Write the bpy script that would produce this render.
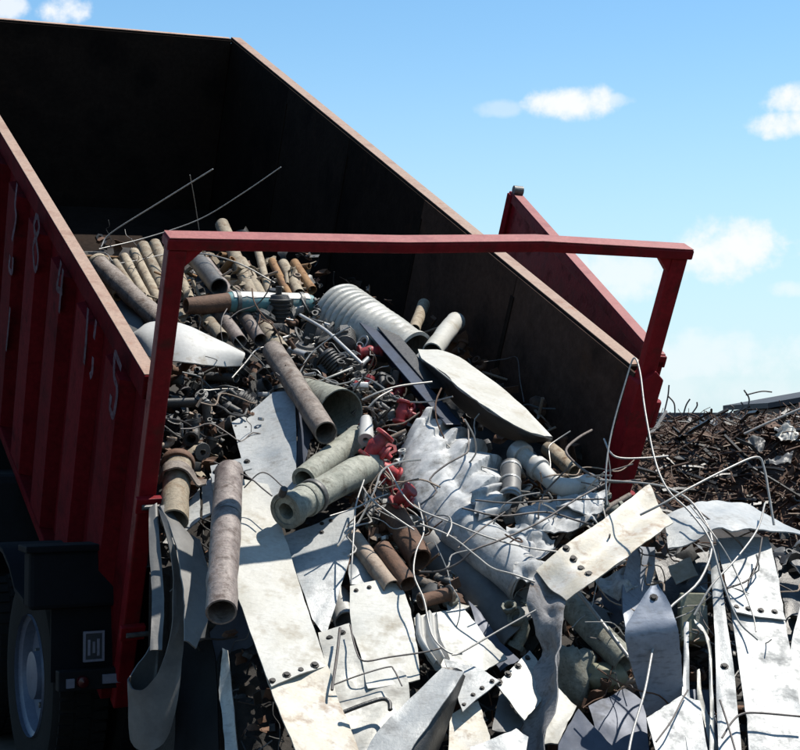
import bpy, bmesh, math, random
from mathutils import Vector, Matrix, noise
random.seed(7)
sc = bpy.context.scene
for o in list(bpy.data.objects):
    bpy.data.objects.remove(o)
COL = sc.collection
R_ = math.radians

# ------------------------------------------------------------------ camera
F = 1450.45                      # focal length in pixels of an 800 px wide picture
PITCH = math.atan(50 / F)
CAM = Vector((0, 0, 1.75))
cam_d = bpy.data.cameras.new('camera')
cam_d.sensor_width = 36
cam_d.lens = F * 36 / 800
cam_d.clip_end = 5000
cam = bpy.data.objects.new('camera', cam_d)
COL.objects.link(cam)
cam.location = CAM
cam.rotation_euler = (math.pi / 2 + PITCH, 0, 0)
sc.camera = cam
RP = Matrix.Rotation(PITCH, 3, 'X')

def ray(px, py):
    return (RP @ Vector(((px - 400) / F, 1, -(py - 375) / F)))

# ------------------------------------------------------------------ world and sun
SUN_EL, SUN_AZ = R_(66), R_(74)
SUN = Vector((math.cos(SUN_EL) * math.sin(SUN_AZ), math.cos(SUN_EL) * math.cos(SUN_AZ), math.sin(SUN_EL)))
SKY = 0.082
w = bpy.data.worlds.new('World')
sc.world = w
w.use_nodes = True
nt = w.node_tree
N, Lk = nt.nodes, nt.links
N.clear()
out = N.new('ShaderNodeOutputWorld')
bg = N.new('ShaderNodeBackground')
bg.inputs['Strength'].default_value = SKY
Lk.new(bg.outputs[0], out.inputs[0])
sky = N.new('ShaderNodeTexSky')
sky.sky_type = 'NISHITA'
sky.sun_disc = False
sky.sun_elevation = SUN_EL
sky.sun_rotation = SUN_AZ
sky.air_density = 1.1
sky.dust_density = 0.2
sky.ozone_density = 3.2
tc = N.new('ShaderNodeTexCoord')

def wmath(op, a, b=None, c=None, clamp=False):
    n = N.new('ShaderNodeMath'); n.operation = op; n.use_clamp = clamp
    for i, x in enumerate((a, b, c)):
        if x is None: continue
        if isinstance(x, (int, float)): n.inputs[i].default_value = x
        else: Lk.new(x, n.inputs[i])
    return n.outputs[0]

def wdot(v):
    n = N.new('ShaderNodeVectorMath'); n.operation = 'DOT_PRODUCT'
    Lk.new(tc.outputs['Generated'], n.inputs[0]); n.inputs[1].default_value = v
    return n.outputs['Value']

nz = N.new('ShaderNodeTexNoise')
nz.inputs['Scale'].default_value = 34; nz.inputs['Detail'].default_value = 6; nz.inputs['Roughness'].default_value = 0.6
Lk.new(tc.outputs['Generated'], nz.inputs['Vector'])
nzc = wmath('SUBTRACT', nz.outputs[0], 0.5)
# fair-weather clouds: direction (as picture column / row), half sizes, density
clouds = [(566, 103, 48, 17, 1.0), (500, 108, 30, 9, 0.32), (598, 101, 28, 9, 0.6), (800, 98, 36, 16, 1.0), (800, 124, 44, 15, 1.0),
          (724, 250, 62, 32, 1.0), (612, 275, 64, 30, 0.7), (66, 10, 24, 14, 1.0), (2, 4, 22, 13, 0.8),
          (720, 356, 150, 24, 0.5), (792, 288, 24, 9, 0.5), (640, 395, 200, 24, 0.3)]
rc = random.Random(3)
dirs = [(ray(c[0], c[1]).normalized(), c[2] / F, c[3] / F, c[4]) for c in clouds]
for k in range(6):                                   # the same kind of clouds all round the sky
    az, el = R_(38 + k * 52 + rc.uniform(-8, 8)), R_(rc.uniform(4, 24))
    dirs.append((Vector((math.sin(az) * math.cos(el), math.cos(az) * math.cos(el), math.sin(el))), rc.uniform(.04, .1), rc.uniform(.02, .035), 1.0))
total = None
for d, a, b, s in dirs:
    if s <= 0: continue
    right = d.cross(Vector((0, 0, 1))).normalized()
    up = right.cross(d).normalized()
    dv = wmath('MAXIMUM', wdot(d), 0.05)
    x = wmath('DIVIDE', wdot(right / a), dv)
    y = wmath('DIVIDE', wdot(up / b), dv)
    r2 = wmath('ADD', wmath('MULTIPLY', x, x), wmath('MULTIPLY', y, y))
    e = wmath('MULTIPLY_ADD', nzc, 4.2, wmath('SUBTRACT', 0.72, r2))
    m = N.new('ShaderNodeMapRange'); m.interpolation_type = 'SMOOTHSTEP'
    m.inputs['From Min'].default_value = -0.55; m.inputs['From Max'].default_value = 0.85
    m.inputs['To Max'].default_value = s
    Lk.new(e, m.inputs['Value'])
    total = m.outputs[0] if total is None else wmath('MAXIMUM', total, m.outputs[0])
mx = N.new('ShaderNodeMix'); mx.data_type = 'RGBA'
Lk.new(total, mx.inputs['Factor'])
tint = N.new('ShaderNodeMix'); tint.data_type = 'RGBA'; tint.blend_type = 'MULTIPLY'; tint.inputs['Factor'].default_value = 1
Lk.new(sky.outputs[0], tint.inputs['A']); tint.inputs['B'].default_value = (.92, 1.19, 1.22, 1)
hz_ = N.new('ShaderNodeMapRange'); hz_.interpolation_type = 'SMOOTHSTEP'     # pale haze low over the horizon, all round
hz_.inputs['From Min'].default_value = 0.30; hz_.inputs['From Max'].default_value = -0.04; hz_.inputs['To Max'].default_value = 0.85
Lk.new(wdot(Vector((0, 0, 1))), hz_.inputs['Value'])
hm = N.new('ShaderNodeMix'); hm.data_type = 'RGBA'; Lk.new(hz_.outputs[0], hm.inputs['Factor']); Lk.new(tint.outputs['Result'], hm.inputs['A']); hm.inputs['B'].default_value = (4.7, 5.8, 6.6, 1)
Lk.new(hm.outputs['Result'], mx.inputs['A'])
mx.inputs['B'].default_value = (6.9, 7.1, 7.3, 1)
Lk.new(mx.outputs['Result'], bg.inputs['Color'])

sd = bpy.data.lights.new('sun', 'SUN')
sd.energy = 5.0
sd.angle = R_(0.5)
sd.color = (1.0, 0.95, 0.87)
so = bpy.data.objects.new('sun', sd)
COL.objects.link(so)
so.rotation_euler = (-SUN).to_track_quat('-Z', 'Y').to_euler()
sc.view_settings.view_transform = 'Standard'
sc.view_settings.look = 'None'
sc.view_settings.gamma = 1
sc.view_settings.use_curve_mapping = False
sc.view_settings.exposure = 0.8
sc.cycles.adaptive_threshold = 0.02
sc.cycles.max_bounces = 4
sc.cycles.diffuse_bounces = 2
sc.cycles.glossy_bounces = 2
w.cycles.sampling_method = 'MANUAL'
w.cycles.sample_map_resolution = 512

# ------------------------------------------------------------------ frames: the tipped box
RC = Matrix(((0.89761286, -0.40361043, 0.17717157), (0.44026185, 0.80136487, -0.40494918), (0.02146264, 0.44148948, 0.8970097)))
TC = Vector((-1.26877941, 6.54313162, -1.41920677))
RW = RP @ RC
TW = CAM + RP @ TC
WID, HW, HH, LEN = 2.4, 1.537, 2.165, 6.284

def LW(u, v, ww):
    return RW @ Vector((u, v, ww)) + TW

def to_local(p):
    return RW.transposed() @ (p - TW)

def on_u(px, py, u0):            # point of the box side u = u0 seen along a line of sight, in box coordinates
    d = RW.transposed() @ ray(px, py)
    o = RW.transposed() @ (CAM - TW)
    s = (u0 - o[0]) / d[0]
    return o + d * s

# the heap's slope: inside the box it lies along the floor, outside it falls more steeply
P0 = LW(1.2, 0, 1.02)
NA = RW @ Vector((0, 0, 1))
NB = Vector((0.12, -0.60, 0.79)).normalized()

def P(px, py, off=0.0):
    r = ray(px, py)
    tA = (P0 + NA * off - CAM).dot(NA) / r.dot(NA)
    tB = (P0 + NB * off - CAM).dot(NB) / r.dot(NB)
    ts = [t for t in (tA, tB) if t > 0]
    return CAM + r * max(ts)

def D(px, py, Y):
    r = ray(px, py)
    return CAM + r * (Y / r.y)

def pt(q):
    return q if isinstance(q, Vector) else P(*q)

def mpp(p):                      # metres for one picture pixel at this point
    return (p.y) / F

# ------------------------------------------------------------------ materials
BASE_DIM = 0.60                   # one factor on all base colours, offsetting the raised exposure to deepen shade
def material(name, cols, scale=6.0, rough=0.6, metal=0.0, bump=0.15, stain=None, stain_amt=0.45, fine=60.0, var=0.18, spec=0.4, scratch=0.0):
    cols = [tuple(x * BASE_DIM for x in c) for c in cols]
    if stain: stain = tuple(x * BASE_DIM for x in stain)
    m = bpy.data.materials.new(name); m.use_nodes = True
    n, l = m.node_tree.nodes, m.node_tree.links
    b = n['Principled BSDF']
    t = n.new('ShaderNodeTexCoord'); oi = n.new('ShaderNodeObjectInfo')
    off = n.new('ShaderNodeVectorMath'); off.operation = 'MULTIPLY_ADD'
    comb = n.new('ShaderNodeCombineXYZ')
    for i in range(3): l.new(oi.outputs['Random'], comb.inputs[i])
    l.new(comb.outputs[0], off.inputs[0]); off.inputs[1].default_value = (37, 19, 53); l.new(t.outputs['Object'], off.inputs[2])
    def noi(s, det=5, ro=.6):
        x = n.new('ShaderNodeTexNoise'); x.inputs['Scale'].default_value = s; x.inputs['Detail'].default_value = min(det, 4); x.inputs['Roughness'].default_value = ro
        l.new(off.outputs[0], x.inputs['Vector']); return x.outputs[0]
    n1 = noi(scale)
    rp = n.new('ShaderNodeValToRGB'); l.new(n1, rp.inputs[0])
    els = rp.color_ramp.elements
    k = len(cols)
    els[0].position = 0.3; els[1].position = 0.7
    els[0].color = (*cols[0], 1); els[1].color = (*cols[-1], 1)
    for i in range(1, k - 1):
        e = els.new(0.3 + 0.4 * i / (k - 1)); e.color = (*cols[i], 1)
    c = rp.outputs[0]
    n2 = noi(fine, 4, .7)
    mr = n.new('ShaderNodeMapRange'); mr.inputs['From Min'].default_value = .25; mr.inputs['From Max'].default_value = .75
    mr.inputs['To Min'].default_value = 1 - var; mr.inputs['To Max'].default_value = 1 + var; l.new(n2, mr.inputs[0])
    rv = n.new('ShaderNodeMapRange'); rv.inputs['To Min'].default_value = 1 - var; rv.inputs['To Max'].default_value = 1 + var * .6; l.new(oi.outputs['Random'], rv.inputs[0])
    mu = n.new('ShaderNodeMath'); mu.operation = 'MULTIPLY'; l.new(mr.outputs[0], mu.inputs[0]); l.new(rv.outputs[0], mu.inputs[1])
    sca = n.new('ShaderNodeVectorMath'); sca.operation = 'SCALE'; l.new(c, sca.inputs[0]); l.new(mu.outputs[0], sca.inputs['Scale'])
    c = sca.outputs[0]
    if stain:
        n3 = noi(scale * 1.7, 8, .72)
        ms = n.new('ShaderNodeMapRange'); ms.inputs['From Min'].default_value = 1 - stain_amt; ms.inputs['From Max'].default_value = 1 - stain_amt + .22; l.new(n3, ms.inputs[0])
        mi = n.new('ShaderNodeMix'); mi.data_type = 'RGBA'; l.new(ms.outputs[0], mi.inputs['Factor']); l.new(c, mi.inputs['A']); mi.inputs['B'].default_value = (*stain, 1)
        c = mi.outputs['Result']
        mrr = n.new('ShaderNodeMapRange'); mrr.inputs['To Min'].default_value = rough; mrr.inputs['To Max'].default_value = min(.95, rough + .3); l.new(ms.outputs[0], mrr.inputs[0])
        l.new(mrr.outputs[0], b.inputs['Roughness'])
        if metal:
            mm = n.new('ShaderNodeMapRange'); mm.inputs['To Min'].default_value = metal; mm.inputs['To Max'].default_value = 0; l.new(ms.outputs[0], mm.inputs[0]); l.new(mm.outputs[0], b.inputs['Metallic'])
    else:
        rr = n.new('ShaderNodeMapRange'); rr.inputs['To Min'].default_value = max(.05, rough - .15); rr.inputs['To Max'].default_value = min(1, rough + .15); l.new(n1, rr.inputs[0]); l.new(rr.outputs[0], b.inputs['Roughness'])
        b.inputs['Metallic'].default_value = metal
    if scratch:
        mp = n.new('ShaderNodeMapping'); l.new(off.outputs[0], mp.inputs['Vector']); mp.inputs['Rotation'].default_value = (.5, .3, .8); mp.inputs['Scale'].default_value = (22, 150, 70)
        sx = n.new('ShaderNodeTexNoise'); sx.inputs['Scale'].default_value = 1.0; sx.inputs['Detail'].default_value = 2; l.new(mp.outputs[0], sx.inputs['Vector'])
        sr = n.new('ShaderNodeMapRange'); sr.inputs['From Min'].default_value = .54; sr.inputs['From Max'].default_value = .70; sr.inputs['To Min'].default_value = 1.0; sr.inputs['To Max'].default_value = 1 - scratch; l.new(sx.outputs[0], sr.inputs[0])
        sc2 = n.new('ShaderNodeVectorMath'); sc2.operation = 'SCALE'; l.new(c, sc2.inputs[0]); l.new(sr.outputs[0], sc2.inputs['Scale']); c = sc2.outputs[0]
    l.new(c, b.inputs['Base Color'])
    b.inputs['Specular IOR Level'].default_value = spec
    if bump:
        bu = n.new('ShaderNodeBump'); bu.inputs['Strength'].default_value = bump; bu.inputs['Distance'].default_value = .01
        l.new(n2, bu.inputs['Height']); l.new(bu.outputs[0], b.inputs['Normal'])
    return m

MT = {}
RUST = (.16, .065, .025)
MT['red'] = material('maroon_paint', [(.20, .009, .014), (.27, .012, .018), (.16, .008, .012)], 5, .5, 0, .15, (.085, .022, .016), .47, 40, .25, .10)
MT['redwall'] = material('shaded_maroon_paint', [(.11, .007, .010), (.15, .009, .013), (.085, .006, .009)], 4, .85, 0, .12, (.045, .010, .010), .45, 40, .3, .03)  # maroon darkened: the left side's shade is put into the paint
MT['cap'] = material('faded_lit_primer', [(.36, .07, .065), (.42, .12, .105), (.30, .05, .05)], 7, .6, 0, .15, (.33, .12, .09), .36, 60, .2)  # worn primer tops, paled further by sky gloss put into the colour
MT['captan'] = material('worn_lit_rail', [(.38, .245, .18), (.44, .29, .21), (.31, .165, .11)], 7, .65, 0, .2, (.33, .14, .08), .42, 60, .2)  # bare rail tops: wear plus sunlit paleness painted in
MT['inner'] = material('shaded_box_steel', [(.017, .012, .010), (.026, .018, .014), (.012, .009, .008)], 2.2, .85, 0, .2, (.045, .026, .018), .40, 30, .3, .05)  # steel blackened to hold the shade inside the box
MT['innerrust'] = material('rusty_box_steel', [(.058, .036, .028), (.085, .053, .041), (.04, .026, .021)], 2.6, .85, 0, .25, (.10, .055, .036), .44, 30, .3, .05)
MT['paintmark'] = material('pale_paint_mark', [(.10, .055, .075), (.17, .115, .145)], 20, .7, 0, .1, (.08, .008, .012), .52, 60, .3, .05)
MT['galv'] = material('galvanised_sheet', [(.46, .47, .44), (.54, .53, .48), (.40, .42, .41)], 3.0, .5, .1, .12, (.29, .27, .23), .47, 45, .12, scratch=.22)
MT['galvw'] = material('bright_galvanised', [(.42, .435, .43), (.48, .49, .48), (.355, .38, .39)], 5.0, .5, .08, .2, (.25, .25, .24), .48, 50, .12, scratch=.2)
MT['chalkzinc'] = material('chalky_zinc', [(.52, .535, .535), (.60, .605, .60), (.42, .44, .45)], 7.0, .75, 0, .15, (.24, .235, .22), .50, 50, .15, .2, scratch=.15)
MT['cream'] = material('cream_painted_sheet', [(.53, .515, .45), (.59, .58, .53), (.48, .455, .38)], 3.5, .55, 0, .12, (.36, .31, .23), .46, 55, .12, scratch=.12)
MT['rustsheet'] = material('rust_bloomed_sheet', [(.60, .58, .53), (.58, .53, .43), (.62, .61, .58)], 5, .6, .05, .12, (.34, .21, .12), .49, 70, .12, scratch=.12)
MT['blueshade'] = material('blue_shaded_zinc', [(.085, .10, .14), (.115, .13, .17), (.065, .08, .115)], 3, .5, .15, .06, (.10, .10, .10), .42, 40, .15, .25)  # zinc with bluish shade painted in as its colour
MT['footshade'] = material('shaded_rail_zinc', [(.29, .285, .29), (.38, .37, .37), (.22, .22, .225)], 8, .8, 0, .3, (.16, .125, .10), .48, 60, .2, .2, scratch=.3)  # rail foot zinc, dimmed so the colour carries its shade
MT['midzinc'] = material('half_shaded_zinc', [(.29, .33, .40), (.36, .39, .45), (.24, .28, .35)], 3, .5, .15, .1, (.17, .17, .17), .45, 40, .12, scratch=.3)  # lighter zinc copy, blued to carry part of the shade
MT['dullzinc'] = material('dull_zinc', [(.15, .15, .145), (.20, .195, .185), (.12, .122, .125)], 4, .55, .2, .1, (.18, .14, .10), .38, 50, .12)
MT['pipe'] = material('weathered_steel_pipe', [(.21, .17, .14), (.30, .25, .21), (.15, .12, .10)], 9, .65, .1, .35, (.10, .06, .04), .50, 70, .3, scratch=.4)
MT['brownpipe'] = material('brown_steel_pipe', [(.19, .155, .14), (.27, .225, .20), (.13, .095, .085)], 11, .6, .1, .35, (.10, .065, .05), .50, 60, .3, scratch=.4)
MT['tan'] = material('dusty_tan_pipe', [(.35, .285, .20), (.43, .36, .26), (.26, .20, .135)], 11, .8, 0, .35, (.20, .12, .065), .49, 60, .25, scratch=.3)
MT['orange'] = material('orange_rust', [(.30, .16, .065), (.38, .21, .085), (.20, .095, .045)], 12, .8, 0, .3, RUST, .5, 60, .2)
MT['greycast'] = material('grey_green_cast_pipe', [(.26, .27, .22), (.34, .34, .28), (.19, .20, .16)], 9, .7, 0, .3, (.13, .115, .085), .48, 60, .25, scratch=.35)
MT['rust'] = material('rusty_iron', [(.10, .05, .028), (.16, .082, .047), (.065, .035, .022)], 12, .8, 0, .35, (.26, .15, .09), .38, 60, .25)
MT['palerust'] = material('pale_rusted_scrap', [(.30, .22, .16), (.38, .30, .23), (.20, .13, .09)], 12, .75, 0, .3, RUST, .45, 60, .2)
MT['black'] = material('oily_iron_and_shade_black', [(.022, .022, .022), (.045, .043, .04), (.015, .015, .016)], 12, .45, .2, .25, (.09, .07, .055), .36, 60, .3, .5)
MT['darkgrey'] = material('grimy_grey_iron', [(.09, .09, .085), (.16, .155, .145), (.06, .06, .06)], 12, .5, .3, .25, (.10, .07, .05), .42, 60, .25)
MT['bright'] = material('bright_alloy', [(.50, .50, .49), (.62, .61, .58), (.40, .40, .40)], 10, .38, .4, .15, (.22, .19, .16), .4, 60, .15)
MT['hydrant'] = material('red_valve_paint', [(.40, .03, .035), (.52, .045, .05), (.28, .022, .025)], 14, .5, 0, .2, (.16, .10, .09), .50, 70, .25)
MT['teal'] = material('teal_enamel', [(.10, .27, .28), (.14, .33, .34)], 14, .5, 0, .1, (.30, .28, .25), .50, 50, .15)
MT['white'] = material('chalky_white_paint', [(.55, .545, .51), (.61, .60, .57)], 6, .55, 0, .1, (.38, .32, .24), .46, 50, .09)
MT['navy'] = material('blue_black_beam_paint', [(.018, .026, .05), (.03, .045, .085), (.012, .016, .03)], 9, .4, .1, .12, (.06, .05, .045), .38, 60, .2, .55)
MT['olive'] = material('olive_drab_paint', [(.26, .26, .17), (.33, .32, .22)], 8, .6, 0, .15, (.18, .13, .08), .38, 60, .15)
MT['wire'] = material('pale_steel_wire', [(.42, .40, .37), (.52, .50, .46)], 25, .45, .3, .1, (.20, .13, .09), .42, 90, .15)
MT['darkwire'] = material('dark_steel_wire', [(.10, .09, .085), (.17, .15, .14)], 25, .6, .2, .1, (.13, .08, .05), .45, 90, .2)
MT['bolt'] = material('dark_bolt_steel', [(.025, .024, .023), (.045, .04, .036)], 40, .6, .3, .1)
MT['tyre'] = material('tyre_rubber', [(.014, .014, .014), (.022, .021, .02)], 14, .9, 0, .2, spec=.1)
MT['rim'] = material('wheel_rim_alloy', [(.14, .17, .24), (.19, .22, .29)], 9, .45, .2, .05, (.2, .18, .16), .34)
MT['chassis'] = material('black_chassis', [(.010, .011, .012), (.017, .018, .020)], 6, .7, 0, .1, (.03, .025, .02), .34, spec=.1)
MT['fender'] = material('black_plastic_fender', [(.006, .007, .009), (.010, .011, .014)], 6, .8, 0, .05, spec=.1)
MT['lens_red'] = material('red_lamp_lens', [(.06, .006, .008), (.08, .008, .01)], 12, .25, 0, 0)
MT['lens_white'] = material('white_reflector', [(.20, .20, .25), (.25, .25, .30)], 12, .5, 0, 0)
MT['plateframe'] = material('plate_grey', [(.03, .036, .045), (.045, .05, .06)], 20, .5, 0, 0)
MT['dirt'] = material('dry_yard_dirt', [(.085, .07, .056), (.115, .094, .075), (.06, .05, .041)], .9, .95, 0, .5, (.14, .12, .10), .4, 9, .25, .1)
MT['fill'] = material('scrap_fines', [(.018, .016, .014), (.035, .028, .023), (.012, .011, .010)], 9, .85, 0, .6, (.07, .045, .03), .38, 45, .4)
MT['heap'] = material('far_scrap', [(.065, .038, .028), (.11, .062, .042), (.04, .027, .022)], 1.6, .85, 0, .5, (.20, .11, .07), .42, 14, .35)
MT['farscrap'] = material('far_scrap_strips', [(.11, .062, .042), (.18, .10, .065), (.06, .038, .03)], 3, .8, 0, .2, (.22, .17, .14), .42, 20, .4)
MT['shed'] = material('far_grey_cladding', [(.17, .18, .20), (.22, .23, .25)], .4, .7, 0, .1)
MT['farroof'] = material('far_dark_roof', [(.05, .055, .065), (.07, .075, .085)], .2, .8, 0, .1)

# ------------------------------------------------------------------ mesh building
class MB:
    def __init__(s): s.v = []; s.f = []; s.m = []; s.mi = 0
    def add(s, vs, fs):
        b = len(s.v); s.v += [Vector(x) for x in vs]; s.f += [tuple(i + b for i in q) for q in fs]; s.m += [s.mi] * len(fs); return s
    def box(s, c, d, rot=None):
        c = Vector(c); x, y, z = d[0] / 2, d[1] / 2, d[2] / 2
        vs = [Vector((sx * x, sy * y, sz * z)) for sx in (-1, 1) for sy in (-1, 1) for sz in (-1, 1)]
        if rot: vs = [rot @ q for q in vs]
        return s.add([c + q for q in vs], [(0, 1, 3, 2), (4, 6, 7, 5), (0, 4, 5, 1), (2, 3, 7, 6), (0, 2, 6, 4), (1, 5, 7, 3)])
    def bar(s, a, b, wx, wz, up=Vector((0, 0, 1))):      # rectangular bar from a to b
        a, b = Vector(a), Vector(b); d = (b - a); L = d.length; d = d / L
        x = d.cross(up).normalized(); z = x.cross(d)
        vs = []
        for p in (a, b):
            for sx, sz in ((-1, -1), (1, -1), (1, 1), (-1, 1)): vs.append(p + x * sx * wx / 2 + z * sz * wz / 2)
        return s.add(vs, [(0, 1, 2, 3), (7, 6, 5, 4), (0, 4, 5, 1), (1, 5, 6, 2), (2, 6, 7, 3), (3, 7, 4, 0)])
    def tube(s, pts, r, n=12, wall=0.0, sq=1.0, wob=None, caps=True):
        pts = [Vector(p) for p in pts]; k = len(pts)
        rs = r if isinstance(r, (list, tuple)) else [r] * k
        tan = [(pts[min(i + 1, k - 1)] - pts[max(i - 1, 0)]).normalized() for i in range(k)]
        ref = Vector((0, 0, 1)) if abs(tan[0].z) < .9 else Vector((1, 0, 0))
        nn = tan[0].cross(ref).normalized(); rings = []
        for i in range(k):
            nn = (nn - tan[i] * nn.dot(tan[i])).normalized(); bb = tan[i].cross(nn)
            rings.append((nn.copy(), bb))
        def ring(i, rad, tag):
            nn, bb = rings[i]; o = []
            for j in range(n):
                a = 2 * math.pi * j / n
                q = rad * (1 + (wob(i, a) if wob else 0))
                o.append(pts[i] + nn * math.cos(a) * q + bb * math.sin(a) * q * sq)
            return o
        vs = []; fs = []
        for i in range(k): vs += ring(i, rs[i], 0)
        for i in range(k - 1):
            for j in range(n):
                a, b = i * n + j, i * n + (j + 1) % n
                fs.append((a, b, b + n, a + n))
        if wall:
            base = len(vs)
            for i in range(k): vs += ring(i, max(rs[i] - wall, rs[i] * .3), 1)
            for i in range(k - 1):
                for j in range(n):
                    a, b = base + i * n + j, base + i * n + (j + 1) % n
                    fs.append((b, a, a + n, b + n))
            for j in range(n):
                j2 = (j + 1) % n
                fs.append((j2, j, base + j, base + j2))
                e = (k - 1) * n
                fs.append((e + j, e + j2, base + e + j2, base + e + j))
        elif caps:
            fs.append(tuple(reversed(range(n)))); fs.append(tuple(range((k - 1) * n, k * n)))
        return s.add(vs, fs)
    def lathe(s, prof, c=(0, 0, 0), axis=(0, 0, 1), n=20, close=False):      # prof: (radius, height)
        c = Vector(c); q = Vector((0, 0, 1)).rotation_difference(Vector(axis))
        vs = []; fs = []; k = len(prof)
        for (rr, h) in prof:
            for j in range(n):
                a = 2 * math.pi * j / n
                vs.append(c + q @ Vector((rr * math.cos(a), rr * math.sin(a), h)))
        for i in range(k - 1 + (1 if close else 0)):
            i2 = (i + 1) % k
            for j in range(n):
                j2 = (j + 1) % n
                fs.append((i * n + j, i * n + j2, i2 * n + j2, i2 * n + j))
        return s.add(vs, fs)

def obj(name, mb, mats, parent=None, smooth=True, origin=None, bevel=0.0, angle=35):
    """One mesh object. World coordinates in mb are taken relative to the parent's frame or to the shape's own foot."""
    me = bpy.data.meshes.new(name)
    vs = mb.v
    loc = Vector((0, 0, 0))
    if parent is not None and parent.get('_world'):
        inv = parent.matrix_world.inverted(); vs = [inv @ v for v in vs]
    elif parent is None and origin is None:
        xs = [v.x for v in vs]; ys = [v.y for v in vs]; zs = [v.z for v in vs]
        loc = Vector(((min(xs) + max(xs)) / 2, (min(ys) + max(ys)) / 2, min(zs))); vs = [v - loc for v in vs]
    me.from_pydata([tuple(v) for v in vs], [], mb.f)
    ml = mats if isinstance(mats, (list, tuple)) else [mats]
    for m in ml: me.materials.append(MT[m])
    if len(ml) > 1: me.polygons.foreach_set('material_index', mb.m)
    if smooth:
        me.polygons.foreach_set('use_smooth', [True] * len(me.polygons))
        try: me.set_sharp_from_angle(angle=R_(angle))
        except Exception: pass
    me.update()
    o = bpy.data.objects.new(name, me); COL.objects.link(o)
    o.location = loc
    if parent is not None: o.parent = parent
    if bevel:
        bm = o.modifiers.new('bevel', 'BEVEL'); bm.width = bevel; bm.segments = 2; bm.limit_method = 'ANGLE'
    return o

def tag(o, label, cat, group=None):
    o['label'] = label; o['category'] = cat
    if group: o['group'] = group
    return o

def struct(o): o['kind'] = 'structure'; return o
def stuff(o): o['kind'] = 'stuff'; return o

def thing(name, label, cat, mat4=None, group=None):
    o = bpy.data.objects.new(name, None); o.empty_display_size = .1
    COL.objects.link(o)
    if mat4 is not None: o.matrix_world = mat4
    bpy.context.view_layer.update()
    return tag(o, label, cat, group)

def wthing(name, label, cat, base, group=None):       # an Empty whose parts are given in world coordinates
    o = thing(name, label, cat, Matrix.Translation(base), group); o['_world'] = 1
    return o

def crom(pts, sub):
    if len(pts) < 3:
        return [pts[0].lerp(pts[-1], i / sub) for i in range(sub + 1)]
    o = []; n = len(pts)
    for i in range(n - 1):
        p0 = pts[i - 1] if i else pts[0] * 2 - pts[1]; p1, p2 = pts[i], pts[i + 1]; p3 = pts[i + 2] if i + 2 < n else pts[-1] * 2 - pts[-2]
        for j in range(sub):
            t = j / sub
            o.append(.5 * ((2 * p1) + (p2 - p0) * t + (2 * p0 - 5 * p1 + 4 * p2 - p3) * t * t + (3 * p1 - p0 - 3 * p2 + p3) * t ** 3))
    o.append(pts[-1].copy()); return o

def lerp_list(L, t):
    x = t * (len(L) - 1); i = min(int(x), len(L) - 2); return L[i].lerp(L[i + 1], x - i)

# ------------------------------------------------------------------ ground
g = MB()
S = 2500
g.add([(-S, -S, 0), (S, -S, 0), (S, S, 0), (-S, S, 0)], [(0, 1, 2, 3)])
struct(obj('ground', g, 'dirt', smooth=False, origin=0))

# ------------------------------------------------------------------ the tipped box
M4 = Matrix.Translation(TW) @ RW.to_4x4()
box = thing('dump_container', 'tipped maroon steel dump container with ribbed sides and open rear', 'container', M4)
t = .012
PR = .11
# floor with cross members
m = MB(); m.box((WID / 2, LEN / 2 + .04, .02), (WID - .04, LEN - .1, .04)); obj('floor', m, 'inner', box, False)
for k in range(12):
    m = MB(); m.box((WID / 2, .35 + k * .52, -.062), (WID - .06, .07, .118)); obj('crossmember', m, 'chassis', box, False)
for u in (.72, 1.68):
    m = MB(); m.box((u, LEN / 2 + .1, -.23), (.1, LEN - .3, .2)); obj('long_sill', m, 'chassis', box, False)
# side walls (outside maroon, inside darkened as shade): each a thin plate, its liner a plate of its own
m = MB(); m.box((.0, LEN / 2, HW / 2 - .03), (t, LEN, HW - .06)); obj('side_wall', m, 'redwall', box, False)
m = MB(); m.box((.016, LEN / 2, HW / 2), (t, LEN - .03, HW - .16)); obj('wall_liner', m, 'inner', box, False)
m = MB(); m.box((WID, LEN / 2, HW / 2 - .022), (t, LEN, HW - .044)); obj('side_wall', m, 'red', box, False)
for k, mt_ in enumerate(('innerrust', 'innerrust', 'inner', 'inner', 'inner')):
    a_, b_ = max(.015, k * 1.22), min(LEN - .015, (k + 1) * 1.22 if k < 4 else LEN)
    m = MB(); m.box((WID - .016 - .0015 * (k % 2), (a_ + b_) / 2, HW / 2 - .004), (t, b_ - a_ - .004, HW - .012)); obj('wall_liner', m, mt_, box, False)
# seams of the liner plates on the right wall
for k in range(1, 5):
    m = MB(); m.box((WID - .026, k * 1.22, HW / 2 - .05), (.006, .035, HW - .16)); obj('liner_seam', m, 'inner', box, False)
# front wall
m = MB(); m.box((WID / 2, LEN, HW / 2 - .022), (WID, t, HW - .044)); obj('front_wall', m, 'red', box, False)
m = MB(); m.box((WID / 2, LEN - .03, HW / 2 - .006), (WID - .06, t, HW - .012)); obj('wall_liner', m, 'inner', box, False)
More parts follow.
